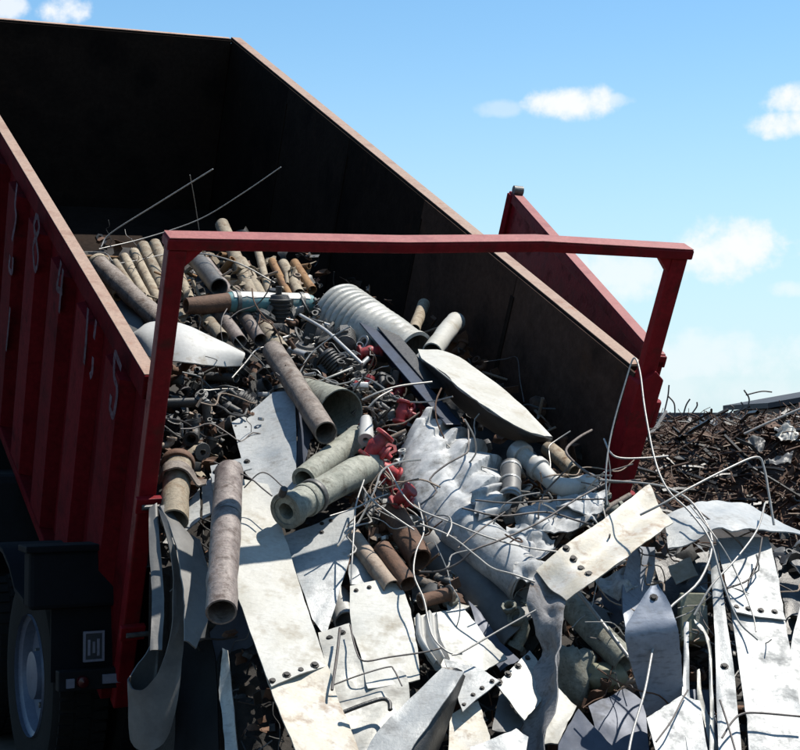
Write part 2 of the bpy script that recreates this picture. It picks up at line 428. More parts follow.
# top rails
def rail(a, b, name, mats, wd=.1, hh=.11):
    m = MB(); a, b = Vector(a), Vector(b); m.bar(a, b, wd, hh)
    o = obj(name, m, mats[0], box, False, bevel=.008)
    d = (b - a).normalized()
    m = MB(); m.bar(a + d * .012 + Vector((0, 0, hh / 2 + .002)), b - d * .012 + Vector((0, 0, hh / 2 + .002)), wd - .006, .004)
    c = obj('worn_lit_top', m, mats[1], o, False)
    return o
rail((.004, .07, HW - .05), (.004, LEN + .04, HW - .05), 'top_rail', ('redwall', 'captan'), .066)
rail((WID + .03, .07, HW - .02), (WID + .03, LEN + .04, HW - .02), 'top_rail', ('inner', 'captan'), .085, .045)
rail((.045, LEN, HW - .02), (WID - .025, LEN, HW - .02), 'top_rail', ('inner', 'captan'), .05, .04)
# ribs of the left wall
def hat_rib(u_in, u_out, v, w0, w1, wide):
    m = MB(); a, b = wide / 2, wide / 2 - .035
    prof = [(u_in, v - a), (u_out, v - b), (u_out, v + b), (u_in, v + a)]
    vs = [(p[0], p[1], w0) for p in prof] + [(p[0], p[1], w1) for p in prof]
    m.add(vs, [(0, 1, 5, 4), (1, 2, 6, 5), (2, 3, 7, 6), (3, 2, 1, 0), (4, 5, 6, 7), (0, 4, 7, 3)])
    return m
for k in range(11):
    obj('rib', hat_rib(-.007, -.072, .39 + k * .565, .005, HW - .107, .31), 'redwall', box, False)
for k in range(11):
    obj('rib', hat_rib(WID + .007, WID + .06, .39 + k * .565, .005, HW - .107, .2), 'red', box, False)
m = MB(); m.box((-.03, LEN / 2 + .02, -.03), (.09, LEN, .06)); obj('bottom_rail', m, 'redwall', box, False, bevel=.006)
m = MB(); m.box((WID + .03, LEN / 2 + .02, -.06), (.12, LEN, .12)); obj('bottom_rail', m, 'red', box, False, bevel=.006)
# painted characters on the ribs: strokes laid on the rib faces
chars = [[[(17, 184), (15, 205), (16, 218), (12, 240)], [(10, 256), (9, 268), (12, 272), (13, 258)]],
         [[(36, 216), (34, 225), (36, 236), (39, 228), (38, 218), (36, 216)], [(36, 236), (33, 248), (35, 270), (38, 258), (36, 238)]],
         [[(61, 262), (58, 280), (57, 288), (62, 292)], [(63, 270), (61, 290), (59, 312)]],
         [[(88, 309), (86, 340), (84, 363)], [(96, 321), (94, 338)], [(93, 358), (92, 372), (90, 376)]],
         [[(121, 368), (118, 360), (115, 354), (114, 375), (117, 388), (116, 402), (113, 416), (110, 408), (111, 396)]],
         [[(10, 308), (8, 330), (6, 350)]]]
for ch in chars:
    for st in ch:
        mrk = MB()
        pts = [on_u(a, b, -.0735) for a, b in st]
        pts = crom([Vector(p) for p in pts], 4)
        for i in range(len(pts) - 1):
            a, b = pts[i], pts[i + 1]
            d = (b - a)
            if d.length < 1e-5: continue
            d.normalize(); s_ = Vector((0, -d.z, d.y)) * .017
            vs = [a - s_ - d * .004, a + s_ - d * .004, b + s_ + d * .004, b - s_ + d * .004]
            mrk.add([(-.0735 - .0002 * (i % 2), q.y, q.z) for q in vs], [(0, 1, 2, 3)])
        obj('painted_mark', mrk, 'paintmark', box, False)
# rear frame: posts, header
m = MB(); m.bar((.012, 0, -.08), (.012, 0, HH - .026), .075, .07, Vector((0, 1, 0))); pL = obj('rear_post', m, 'red', box, False, bevel=.008)
m = MB(); m.bar((WID + .03, 0, HW - .12), (WID + .03, 0, HH - .026), .09, .05, Vector((0, 1, 0))); obj('rear_post', m, 'red', box, False, bevel=.008)
m = MB()
prof = [(WID - .03, -.05, -.1), (WID + .08, -.05, -.1), (WID + .11, -.05, HW - .02), (WID + .05, -.05, HW + .03), (WID - .03, -.05, HW - .04)]
vs = prof + [(p[0], .05, p[2]) for p in prof]
m.add(vs, [(4, 3, 2, 1, 0), (5, 6, 7, 8, 9)] + [(i, (i + 1) % 5, 5 + (i + 1) % 5, 5 + i) for i in range(5)])
obj('hinge_post', m, 'red', box, False, bevel=.006)
hd = MB()
hpts = [(-.035, 0, HH), (1.0, 0, HH + .003), (1.66, .0, HH + .022), (WID + .085, 0, HH - .004)]
hh_, hw_ = .048, .088
for i, (u, v, ww) in enumerate(hpts):
    pass
vs = []
for (u, v, ww) in hpts:
    vs += [(u, -hw_ / 2, ww - hh_ / 2), (u, hw_ / 2, ww - hh_ / 2), (u, hw_ / 2, ww + hh_ / 2), (u, -hw_ / 2, ww + hh_ / 2)]
fs = [(0, 1, 2, 3), (15, 14, 13, 12)]
for i in range(3):
    for j in range(4):
        fs.append((i * 4 + j, (i + 1) * 4 + j, (i + 1) * 4 + (j + 1) % 4, i * 4 + (j + 1) % 4))
hd.add(vs, fs)
H = obj('header_beam', hd, 'red', box, False, bevel=.008)
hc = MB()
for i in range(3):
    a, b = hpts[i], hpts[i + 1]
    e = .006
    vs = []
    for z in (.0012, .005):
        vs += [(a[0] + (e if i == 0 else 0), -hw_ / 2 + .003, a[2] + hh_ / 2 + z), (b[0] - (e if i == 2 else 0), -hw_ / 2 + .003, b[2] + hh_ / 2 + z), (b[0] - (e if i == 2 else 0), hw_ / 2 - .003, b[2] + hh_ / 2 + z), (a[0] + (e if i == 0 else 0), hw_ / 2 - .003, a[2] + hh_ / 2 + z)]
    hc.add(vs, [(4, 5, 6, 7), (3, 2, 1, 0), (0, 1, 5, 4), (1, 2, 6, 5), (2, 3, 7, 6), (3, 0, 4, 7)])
obj('worn_lit_top', hc, 'cap', H, False)
m = MB()
for u, sgn in ((.051, 1), (WID - .016, -1)):
    vs = [(u, -.02, HH - .026), (u + sgn * .07, -.02, HH - .026), (u, -.02, HH - .10), (u, .02, HH - .026), (u + sgn * .07, .02, HH - .026), (u, .02, HH - .10)]
    m = MB().add(vs, [(0, 1, 2), (5, 4, 3), (0, 3, 4, 1), (1, 4, 5, 2), (2, 5, 3, 0)])
    obj('gusset', m, 'red', box, False)
m = MB(); m.box((WID / 2, -.03, -.03), (WID - .16, .1, .12)); obj('rear_sill', m, 'red', box, False, bevel=.008)
# tailgate swung round beyond the right wall
TH = R_(11.2)
du, dv_ = math.sin(TH), math.cos(TH)
TG = Vector((WID + .13, .02, 0)); TL = 2.46
def tg(a, ww, o=0): return Vector((TG.x + du * a + dv_ * o, TG.y + dv_ * a - du * o, ww))
m = MB()
vs = [tg(.03, .0, -.02), tg(TL, .0, -.02), tg(TL, HW + .03, -.02), tg(.03, HW + .03, -.02), tg(.03, .0, .02), tg(TL, .0, .02), tg(TL, HW + .03, .02), tg(.03, HW + .03, .02)]
m.add(vs, [(0, 1, 2, 3), (7, 6, 5, 4), (0, 4, 5, 1), (1, 5, 6, 2), (2, 6, 7, 3), (3, 7, 4, 0)])
gate = obj('tailgate', m, 'red', box, False)
m = MB(); m.bar(tg(.03, HW + .03), tg(TL + .03, HW + .03), .07, .06); obj('gate_rail', m, 'red', gate, False, bevel=.006)
m = MB(); m.bar(tg(.05, HW + .063), tg(TL, HW + .063), .062, .004); obj('worn_lit_top', m, 'cap', gate, False)
m = MB(); m.bar(tg(TL, -.02), tg(TL, HW + .05), .09, .06, Vector((0, 1, 0))); obj('gate_stile', m, 'red', gate, False, bevel=.006)
m = MB(); m.lathe([(0, -.03), (.03, -.03), (.03, .03), (0, .03)], tg(TL - .03, HW + .085), (dv_, -du, 0), 14); obj('latch_eye', m, 'darkgrey', gate)
for wv_ in (.25, .8, 1.32):
    m = MB(); m.lathe([(0, -.07), (.028, -.07), (.032, -.06), (.032, .06), (.028, .07), (0, .07)], (WID + .125, -.01, wv_), (0, 0, 1), 12); obj('hinge', m, 'red', box)
for wv_ in (.35, 1.0):
    m = MB(); m.box((.012, -.052, wv_), (.11, .03, .07)); lg = obj('latch_lug', m, 'red', box, False, bevel=.004)
    m = MB(); m.lathe([(0, -.05), (.012, -.05), (.012, .05), (0, .05)], (.03, -.075, wv_), (1, 0, 0), 8); obj('latch_pin', m, 'darkgrey', lg)
for k in range(1, 4):
    m = MB(); m.bar(tg(TL * k / 4, .03, .045), tg(TL * k / 4, HW - .02, .045), .08, .05, Vector((0, 1, 0))); obj('gate_rib', m, 'red', gate, False)

# ------------------------------------------------------------------ truck under the box
vh = RW @ Vector((0, 1, 0)); yaw = math.atan2(-vh.x, vh.y)
TM = Matrix.Translation(Vector((TW.x, TW.y, 0))) @ Matrix.Rotation(yaw, 4, 'Z')
truck = thing('tipper_truck', 'dark truck chassis and dual rear wheel under the tipped container', 'truck', TM)
for x in (.78, 1.62):
    m = MB(); m.bar((x, -.15, .82), (x, 7.2, .82), .09, .24); obj('chassis_rail', m, 'chassis', truck, False)
m = MB(); m.box((1.2, .0, .80), (.76, .12, .2)); obj('rear_crossmember', m, 'chassis', truck, False)
tyre_prof = [(.30, -.13), (.40, -.14), (.485, -.135), (.515, -.105), (.525, -.05), (.525, .05), (.515, .105), (.485, .135), (.40, .14), (.30, .13)]
rim_prof = [(.295, -.14), (.30, -.12), (.275, -.105), (.262, -.06), (.20, -.045), (.12, -.05), (.115, -.12), (.05, -.13), (.0, -.13)]
def wheel(x, s, flip=1):
    h = MB(); h.lathe([(.30, -.12), (.262, -.02), (.262, .1), (.30, .12)], (x, s, .525), (1, 0, 0), 40)
    wo = obj('wheel', h, 'chassis', truck)
    q = MB(); q.lathe(tyre_prof, (x, s, .525), (1, 0, 0), 56, True); obj('tyre', q, 'tyre', wo)
    q = MB()
    for k in range(56):                                  # tread blocks
        a = 2 * math.pi * k / 56
        for xx in (-.08, 0.0, .08):
            aa = a + (math.pi / 56 if xx == 0 else 0)
            q.box((x + xx, s + .527 * math.cos(aa), .525 + .527 * math.sin(aa)), (.065, .04, .014), Matrix.Rotation(aa - math.pi / 2, 3, 'X'))
    stuff(obj('tread', q, 'tyre', wo, False))
    q = MB(); q.lathe([(r, h * flip) for r, h in rim_prof], (x, s, .525), (1, 0, 0), 40); obj('rim', q, 'rim', wo)
    for k in range(10):
        a = 2 * math.pi * k / 10
        q = MB(); q.lathe([(0, -.075 * flip), (.014, -.072 * flip), (.016, -.045 * flip)], (x, s + .165 * math.cos(a), .525 + .165 * math.sin(a)), (1, 0, 0), 6); obj('wheel_nut', q, 'darkgrey', wo)
XW, SW = -.10, .74
wheel(XW, SW); wheel(XW + .31, SW, -1); wheel(2.35, SW, -1)
wheel(XW, SW + 1.3); wheel(2.35, SW + 1.3, -1)
m = MB(); m.tube([(0.2, SW, .525), (2.2, SW, .525)], .09, 16); obj('axle', m, 'chassis', truck)
m = MB(); m.lathe([(0, -.2), (.12, -.18), (.19, -.08), (.2, 0), (.19, .08), (.12, .18), (0, .2)], (1.2, SW, .525), (1, 0, 0), 20); obj('differential', m, 'chassis', truck)
# fender over the wheel and mud flap behind it
m = MB(); arc = []
for k in range(13):
    a = R_(0 + 180 * k / 12); arc.append((SW - .60 * math.cos(a), .56 + .60 * math.sin(a)))
arc = [(SW - .61, .95)] + [q for q in arc if q[1] > .95]
vs = []; fs = []
for (s_, z) in arc:
    vs += [(-.40, s_, z), (.42, s_, z), (.42, s_, z + .02), (-.40, s_, z + .02)]
for i in range(len(arc) - 1):
    for j in range(4): fs.append((i * 4 + j, i * 4 + (j + 1) % 4, (i + 1) * 4 + (j + 1) % 4, (i + 1) * 4 + j))
fs += [(3, 2, 1, 0), tuple(range(len(vs) - 4, len(vs)))]
m.add(vs, fs); obj('fender', m, 'fender', truck, True)
m = MB(); m.box((-.10, SW - .66, 1.06), (.60, .12, .26)); fb = obj('fender_box', m, 'fender', truck, False, bevel=.02)
m = MB(); m.box((-.10, SW - .66, 1.20), (.64, .17, .03)); obj('fender_lip', m, 'fender', fb, False, bevel=.006)
m = MB(); m.box((-.04, SW - .66, .77), (.50, .015, .34)); obj('mud_flap', m, 'fender', truck, False)
m = MB(); m.box((.34, -.02, .62), (1.25, .06, .09)); lb = obj('light_bar', m, 'chassis', truck, False, bevel=.005)
m = MB(); m.lathe([(0, -.02), (.024, -.014), (.028, .0), (.028, .02)], (-.18, -.06, .615), (0, 1, 0), 16); obj('tail_light', m, 'lens_red', lb)
m = MB(); m.box((-.05, -.057, .62), (.08, .012, .04)); obj('reflector', m, 'lens_white', lb, False)
m = MB(); m.box((-.235, -.057, .612), (.035, .012, .04)); obj('reflector', m, 'lens_white', lb, False)
m = MB(); m.box((-.125, -.03, .765), (.095, .01, .135)); pf = obj('number_plate', m, 'plateframe', truck, False)
for dx, dz, wx, wz in ((0, .0625, .095, .01), (0, -.0625, .095, .01), (-.0425, 0, .01, .115), (.0425, 0, .01, .115)):
    m = MB(); m.box((-.125 + dx, -.037, .765 + dz), (wx, .004, wz)); obj('plate_border', m, 'lens_white', pf, False)
for dx, hz2 in ((-.022, .07), (.0, .05), (.02, .075)):
    m = MB(); m.box((-.125 + dx, -.0365, .76), (.011, .003, hz2)); obj('plate_print', m, 'lens_white', pf, False)
# hoist frame, tanks
m = MB(); m.box((.10, 2.75, 1.10), (.7, 1.9, .75)); obj('hydraulic_tank', m, 'chassis', truck, False, bevel=.05)
m = MB(); m.box((.05, 3.6, 1.62), (.7, 1.6, .6)); obj('tool_box', m, 'chassis', truck, False, bevel=.03)
m = MB(); m.box((1.2, 5.6, 1.6), (2.3, 1.6, 1.9)); obj('cab_back', m, 'chassis', truck, False, bevel=.05)
for x in (.95, 1.45):
    m = MB(); m.tube([(x, 1.6, .9), (x, 3.1, 1.75)], .09, 14); m.tube([(x, 3.1, 1.75), (x, 4.2, 2.45)], .06, 14); obj('lift_ram', m, 'darkgrey', truck)
m = MB(); m.box((-.255, 1.95, 1.40), (.012, .05, .11)); obj('side_marker', m, 'lens_white', truck, False)

# ------------------------------------------------------------------ the heap of scrap: body under the pieces
def heap_z(X, Y):
    """Height of the heap's body below the visible pieces."""
    def plane(n, p): return p.z - (n.x * (X - p.x) + n.y * (Y - p.y)) / n.z
    q = min(plane(NA, P0), plane(NB, P0))
    return q
ud = Vector((RW[0][0], RW[1][0])).normalized(); vd = Vector((vh.x, vh.y)).normalized()
g = MB(); nx, ny = 230, 300
X0, X1, Y0, Y1 = -3.2, 3.4, 3.4, 12.5
hv = []
for j in range(ny + 1):
    for i in range(nx + 1):
        X = X0 + (X1 - X0) * i / nx; Y = Y0 + (Y1 - Y0) * j / ny
        d = Vector((X - TW.x, Y - TW.y)); uu = d.dot(ud); ss = d.dot(vd)
        z = heap_z(X, Y) - .24 + .09 * noise.fractal(Vector((X * 2.2, Y * 2.2, 3)), 1, 2, 5)
        loc = to_local(Vector((X, Y, z)))
        if loc.y > -.12:                                  # inside the box
            if loc.x < .03 or loc.x > WID - .022 or loc.y > LEN - .3: z = -9
            elif loc.y > 3.4: z -= (loc.y - 3.4) * .9
            if z > -8: z -= .55 * max(0, loc.x - 1.3) * max(0, min(2, loc.y - 1.5))
            if z > -8:
                l2 = to_local(Vector((X, Y, z)))
                if l2.z < .05: z = -9
        else:
            if loc.x < .2: z -= 5 * (.2 - loc.x)
            if loc.x > 3.1: z -= .9 * (loc.x - 3.1)
        hv.append(Vector((X, Y, max(z, -.2))))
hf = []
for j in range(ny):
    for i in range(nx):
        a = j * (nx + 1) + i; q = (a, a + 1, a + nx + 2, a + nx + 1)
        zs = [hv[k].z for k in q]
        if max(zs) < -.1: continue
        if min(zs) < -.1 and max(zs) > .5: continue
        hf.append(q)
g.add(hv, hf)
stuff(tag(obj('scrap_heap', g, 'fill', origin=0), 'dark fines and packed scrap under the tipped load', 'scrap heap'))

# ------------------------------------------------------------------ builders for heap pieces
_hexb = None
def bolt_mesh():
    global _hexb
    if _hexb is None:
        q = MB(); q.lathe([(0, .008), (.010, .008), (.0105, .0015), (.0165, .001), (.0165, -.004)], n=8)
        o = obj('bolt', q, 'bolt', origin=0); _hexb = o.data
        bpy.data.objects.remove(o)
    return _hexb

def put_bolt(parent, p, nrm, s=1.0):
    o = bpy.data.objects.new('bolt', bolt_mesh()); COL.objects.link(o); o.parent = parent
    M = Matrix.Translation(p) @ Vector((0, 0, 1)).rotation_difference(nrm).to_matrix().to_4x4() @ Matrix.Scale(s, 4)
    o.matrix_basis = parent.matrix_basis.inverted() @ M
    return o

def ribbon(name, label, cat, Lp, Rp, mat, thick=.004, sub=6, mm=6, prof=None, dent=.008, bolts=(), bs=1.0, group=None, seed=0, part_of=None, prof2=None, crease=0):
    thick = max(thick, .006)
    A = crom([pt(q) for q in Lp], sub); B = crom([pt(q) for q in Rp], sub); n = len(A)
    rnd = Vector((seed * 3.1 + A[0].x * 5, A[0].y * 7, seed))
    grid = []; nor = []
    for i in range(n):
        tn = ((A[min(i + 1, n - 1)] + B[min(i + 1, n - 1)]) - (A[max(i - 1, 0)] + B[max(i - 1, 0)]))
        ac = B[i] - A[i]; nn = ac.cross(tn)
        if nn.length < 1e-9: nn = nor[-1] if nor else Vector((0, 0, 1))
        nn.normalize(); nor.append(nn)
    mid = nor[n // 2]
    flip = -1 if mid.dot(CAM - A[n // 2]) < 0 else 1
    for i in range(n):
        nn = nor[i] * flip
        for j in range(mm + 1):
            s = j / mm; p = A[i].lerp(B[i], s)
            h = dent * noise.noise(p * 4.5 + rnd) + dent * .6 * noise.noise(p * 13 + rnd) + dent * .9 * abs(noise.noise(p * 7 - rnd))
            if prof: h += prof(s)
            if not prof and not prof2: h += .014 * abs(2 * s - 1) ** 6 * noise.noise(Vector((i * .25, s * 2, rnd.x))) + dent * .8 * noise.noise(Vector((i * .12, s * .8, rnd.y)))
            if prof2: h += prof2(s, i / (n - 1))
            if crease: h += crease * (abs(noise.noise(p * 9 + rnd)) * 2 + abs(noise.noise(p * 21 + rnd)) * .8 - .6)
            if j in (0, mm): p = p + (B[i] - A[i]).normalized() * min(1, (B[i] - A[i]).length / .15) * (.0035 * noise.noise(p * 23 + rnd) + .003 * noise.noise(p * 60 + rnd))
            grid.append(p + nn * h)
    vs = grid + [grid[i * (mm + 1) + j] - nor[i] * flip * thick for i in range(n) for j in range(mm + 1)]
    fs = []; o2 = len(grid); W1 = mm + 1
    for i in range(n - 1):
        for j in range(mm):
            a = i * W1 + j
            q = (a, a + 1, a + W1 + 1, a + W1)
            if flip < 0: q = q[::-1]
            fs.append(q[::-1]); fs.append(tuple(k + o2 for k in q))
    for i in range(n - 1):
        for j in (0, mm):
            a = i * W1 + j; fs.append((a, a + W1, a + W1 + o2, a + o2) if (j == 0) else (a + W1, a, a + o2, a + W1 + o2))
    for j in range(mm):
        for i in (0, n - 1):
            a = i * W1 + j; fs.append((a + 1, a, a + o2, a + 1 + o2) if i == 0 else (a, a + 1, a + 1 + o2, a + o2))
    mb = MB().add(vs, fs)
    if part_of is not None:
        o = obj(name, mb, mat, part_of, angle=50)
    else:
        o = tag(obj(name, mb, mat, angle=50), label, cat, group)
    for (tt, ss) in bolts:
        for s in ss:
            i = min(int(tt * (n - 1)), n - 1); nn = nor[i] * flip
            a = lerp_list(A, tt); b = lerp_list(B, tt); p = a.lerp(b, s)
            j = min(range(mm + 1), key=lambda q: abs(q / mm - s))
            h = (grid[i * W1 + j] - A[i].lerp(B[i], j / mm)).dot(nn)
            put_bolt(o if part_of is None else part_of, p + nn * (h + .001), nn, bs)
    return o

def sheet(name, label, cat, pts, mat, thick=.006, dent=.010, cuts=7, bolts=(), group=None, seed=0, bs=1.0):
    """Torn flat piece from its corner points; bolts are picture positions on it."""
    ps = [pt(q) for q in pts]
    c = sum(ps, Vector()) / len(ps)
    nn = Vector()
    for i in range(len(ps)): nn += (ps[i] - c).cross(ps[(i + 1) % len(ps)] - c)
    nn.normalize()
    if nn.dot(CAM - c) < 0: nn = -nn; ps = ps[::-1]
    bm = bmesh.new(); vv = [bm.verts.new(p) for p in ps]; bm.faces.new(vv)
    bmesh.ops.triangulate(bm, faces=bm.faces[:])
    bmesh.ops.subdivide_edges(bm, edges=bm.edges[:], cuts=cuts, use_grid_fill=True)
    bmesh.ops.triangulate(bm, faces=bm.faces[:])
    rnd = Vector((seed * 1.7, c.x * 9, c.y * 5))
    bm.verts.index_update()
    fr = random.Random(int(c.x * 9999) + seed); fa = (ps[0] - c).normalized(); fb = nn.cross(fa); an_ = fr.uniform(0, 3.14)
    fd = fa * math.cos(an_) + fb * math.sin(an_); fo = fr.uniform(-.04, .04); fk = fr.choice((-1, 1)) * fr.uniform(.05, .16)
    if dent <= .003: fk *= .3
    def fold(p): return fk * abs((p - c).dot(fd) - fo) - fk * .05
    top = [v.co + nn * (dent * noise.noise(v.co * 5 + rnd) + dent * .6 * noise.noise(v.co * 14 + rnd) + dent * .5 * abs(noise.noise(v.co * 9 + rnd)) + fold(v.co)) + Vector((noise.noise(v.co * 31), noise.noise(v.co * 29), noise.noise(v.co * 37))) * (.004 if v.is_boundary else 0) for v in bm.verts]
    fs = [tuple(v.index for v in f.verts) for f in bm.faces]; k = len(top)
    ed = [tuple(v.index for v in e.verts) + (e.link_faces[0],) for e in bm.edges if len(e.link_faces) == 1]
    side = []
    for a, b, f in ed:
        ids = [v.index for v in f.verts]; ia = ids.index(a)
        if ids[(ia + 1) % len(ids)] != b: a, b = b, a
        side.append((b, a, a + k, b + k))
    bm.free()
    mb = MB().add(top + [p - nn * thick for p in top], fs + [tuple(i + k for i in f[::-1]) for f in fs] + side)
    o = tag(obj(name, mb, mat, angle=50), label, cat, group)
    for (bx, by) in bolts:
        r = ray(bx, by); tt = (c - CAM).dot(nn) / r.dot(nn); p = CAM + r * tt
        h = dent * noise.noise(p * 5 + rnd) + dent * .6 * noise.noise(p * 14 + rnd) + dent * .5 * abs(noise.noise(p * 9 + rnd)) + fold(p)
        put_bolt(o, p + nn * (h + .002), nn, bs)
    return o

def wire(label, pts, r, mat='wire', name='bent_wire', cat='wire', group=None, sub=5, n=6):
    q = MB(); q.tube(crom([pt(p) for p in pts], sub), r * (.68 if name == 'bent_wire' else .8), n)
    return tag(obj(name, q, mat, angle=80), label, cat, group)

def pipe(label, a, b, rpx, mat, name='pipe', cat='pipe', wall=.12, bell=None, rpx2=None, mids=(), n=20, group=None, bands=(), sq=1.0, rough=0.0):
    """Hollow pipe between two points, radius in picture pixels; bell adds a socket, bands add collars (position, width, extra radius, material)."""
    a, b = pt(a), pt(b); ms = [pt(q) for q in mids]
    path = crom([a] + ms + [b], 6) if ms else [a.lerp(b, i / 10) for i in range(11)]
    r1 = rpx * mpp(a); r2 = (rpx2 or rpx) * mpp(b)
    k = len(path); rs = [r1 + (r2 - r1) * i / (k - 1) for i in range(k)]
    sd_ = random.random() * 50
    wob = (lambda i, an: rough * noise.noise(Vector((math.cos(an) * 2, math.sin(an) * 2, i * .5 + sd_)))) if rough else None
    q = MB(); q.tube(path, rs, n, wall=max(.004, r1 * wall), sq=sq, wob=wob)
    for v in q.v:                                       # cut raggedly, knocked about
        v += Vector((noise.noise(v * 9 + Vector((sd_, 0, 0))), noise.noise(v * 9 + Vector((0, sd_, 0))), noise.noise(v * 9 + Vector((0, 0, sd_))))) * r1 * .11
    o = tag(obj(name, q, mat, angle=45), label, cat, group); o['_world'] = 1
    bpy.context.view_layer.update()
    for (tt, wd, ex, bmn) in bands:
        c = lerp_list(path, tt); d = (lerp_list(path, min(1, tt + .05)) - lerp_list(path, max(0, tt - .05))).normalized()
        rr = r1 + (r2 - r1) * tt; h = wd * mpp(c) / 2; e = ex * mpp(c)
        z = MB(); z.lathe([(rr * .9, -h), (rr + e * .8, -h), (rr + e, -h * .8), (rr + e, h * .8), (rr + e * .8, h), (rr * .9, h)], c, d, n, True)
        obj('collar', z, bmn, o, angle=45)
    del o['_world']
    return o

# ------------------------------------------------------------------ back of the load: tan pipes
TANG = 'tan pipes at the back of the load'
back = [((124, 257), (150, 305), 5), ((134, 252), (160, 303), 5), ((143, 246), (168, 298), 6), ((155, 244), (178, 296), 6), ((115, 262), (140, 300), 4),
        ((168, 248), (190, 300), 5)]
lab = ['short tan pipe leaning leftmost but one in the pipe row by the left rail', 'tan pipe third from the left rail in the upper row', 'tan pipe fourth from the left rail in the upper row',
       'thick tan pipe just left of the left frame post', 'thin tan pipe nearest the left rail in the upper row', 'tan pipe half hidden behind the left frame post']
for (a, b, r), l in zip(back, lab):
    pipe(l, (*a, .05), (*b, .02), r, 'tan', group=TANG, rough=.05)
pipe('long dark pipe with dusty top lying beside the left rail', (97, 263, .08), (172, 333, .08), 10, 'pipe', rough=.03, bands=((.02, 5, 1.2, 'tan'),))
pipe('tall tan pipe rising behind the header beam', (222, 225, .05), (254, 300, .0), 7, 'tan', group=TANG, rough=.04)
pipe('grey pipe with open end just inside the left frame post', (192, 254, .08), (219, 287, .14), 9, 'darkgrey', rough=.03)
pipe('thin upright tan pipe under the header beam', (258, 251, .05), (270, 296, .03), 4, 'tan', group=TANG)
pipe('slim orange pipe beside the thin upright pipe', (272, 261, .05), (289, 296, .02), 4, 'orange', group=TANG)
pipe('rusty orange pipe standing just left of the corrugated culvert', (294, 263, .06), (312, 290, .03), 5, 'orange', group=TANG)
pipe('stubby tan pipe between the orange pipes', (283, 264, .03), (299, 294, .02), 6, 'tan', group=TANG)
pipe('pale pipe stub behind the teal tank', (240, 262, .03), (262, 298, .0), 7, 'tan', group=TANG)
pipe('leaning pipe stub over the teal tank, left of the tall pipe', (206, 262, .02), (234, 300, .0), 6, 'brownpipe', group=TANG)
for i, (a, b, r, mt, l) in enumerate([((222, 316), (240, 342), 7, 'brownpipe', 'brown pipe stub under the left end of the teal tank'),
                                      ((243, 314), (260, 340), 7, 'brownpipe', 'purplish pipe stub under the middle of the teal tank'),
                                      ((262, 324), (281, 352), 9, 'tan', 'pale thick pipe stub touching the long leaning pipe'),
                                      ((205, 318), (222, 338), 7, 'tan', 'tan pipe stub above the white curved panel')]):
    pipe(l, (*a, .05), (*b, .06), r, mt, rough=.03, group='pipe stubs under the teal tank')
# teal tank
tk = wthing('water_tank', 'horizontal teal tank with white upper side behind the left frame post', 'tank', P(245, 310, .0))
a, b = P(226, 302, .13), P(312, 304, .12)
ax = (b - a).normalized(); Lk_ = (b - a).length; r = 10.5 * mpp(a)
q = MB(); q.lathe([(0, -.02), (r * .5, -.015), (r * .85, .0), (r, .03), (r, Lk_ - .03), (r * .85, Lk_), (0, Lk_ + .015)], a, ax, 28); obj('shell', q, 'teal', tk)
up_ = Vector((.1, -.35, .93)); up_ = (up_ - ax * up_.dot(ax)).normalized(); sdv = ax.cross(up_)
q = MB(); vs = []; fs = []
for i in range(13):
    for j in range(10):
        an = R_(-95 + 140 * j / 9 + 14 * noise.noise(Vector((i * .7, j * .2, 3)))); rr = r + .003
        vs.append(a + ax * (.03 + (Lk_ - .06) * i / 12) + (up_ * math.cos(an) + sdv * math.sin(an)) * rr)
for i in range(12):
    for j in range(9): fs.append((i * 10 + j, i * 10 + j + 1, (i + 1) * 10 + j + 1, (i + 1) * 10 + j))
q.add(vs, fs); obj('white_coat', q, 'white', tk)
q = MB(); q.lathe([(0, .010), (.03, .010), (.034, .0), (.034, -.01)], a + ax * Lk_ * .55 + up_ * (r + .004) - sdv * .03, up_, 18); obj('tank_cap', q, 'black', tk)
q = MB(); q.tube([P(186, 306, .13), P(205, 305, .13), a + ax * .01], [8 * mpp(a), 9.5 * mpp(a), 9.5 * mpp(a)], 18, wall=.01); obj('neck', q, 'rust', tk)
for f_ in (.12, .86):
    q = MB(); q.lathe([(r, -.012), (r + .009, -.01), (r + .009, .01), (r, .012)], a + ax * Lk_ * f_, ax, 28); obj('strap', q, 'darkgrey', tk)
# white curved panel (hood like)
ribbon('curved_panel', 'white curved sheet panel beside the left frame post', 'panel', [(138, 330, .16), (150, 322, .2), (180, 323, .23), (215, 338, .2), (242, 352, .14)],
       [(136, 345, .10), (150, 357, .13), (185, 362, .16), (218, 366, .14), (240, 366, .11)], 'white', prof=lambda s: .035 * math.sin(math.pi * s), dent=.004)
ribbon('panel_lining', 'dull bent grey sheet beside the left rail under the dark pipe', 'sheet', [(128, 300, .02), (140, 318, .03), (150, 340, .03)], [(112, 288, .0), (120, 312, .0), (134, 338, .0)], 'dullzinc')
pipe('small yellow orange bracket ring next to the left rail', (108, 283, .04), (118, 296, .04), 6, 'orange', name='ring', cat='ring', wall=.3)

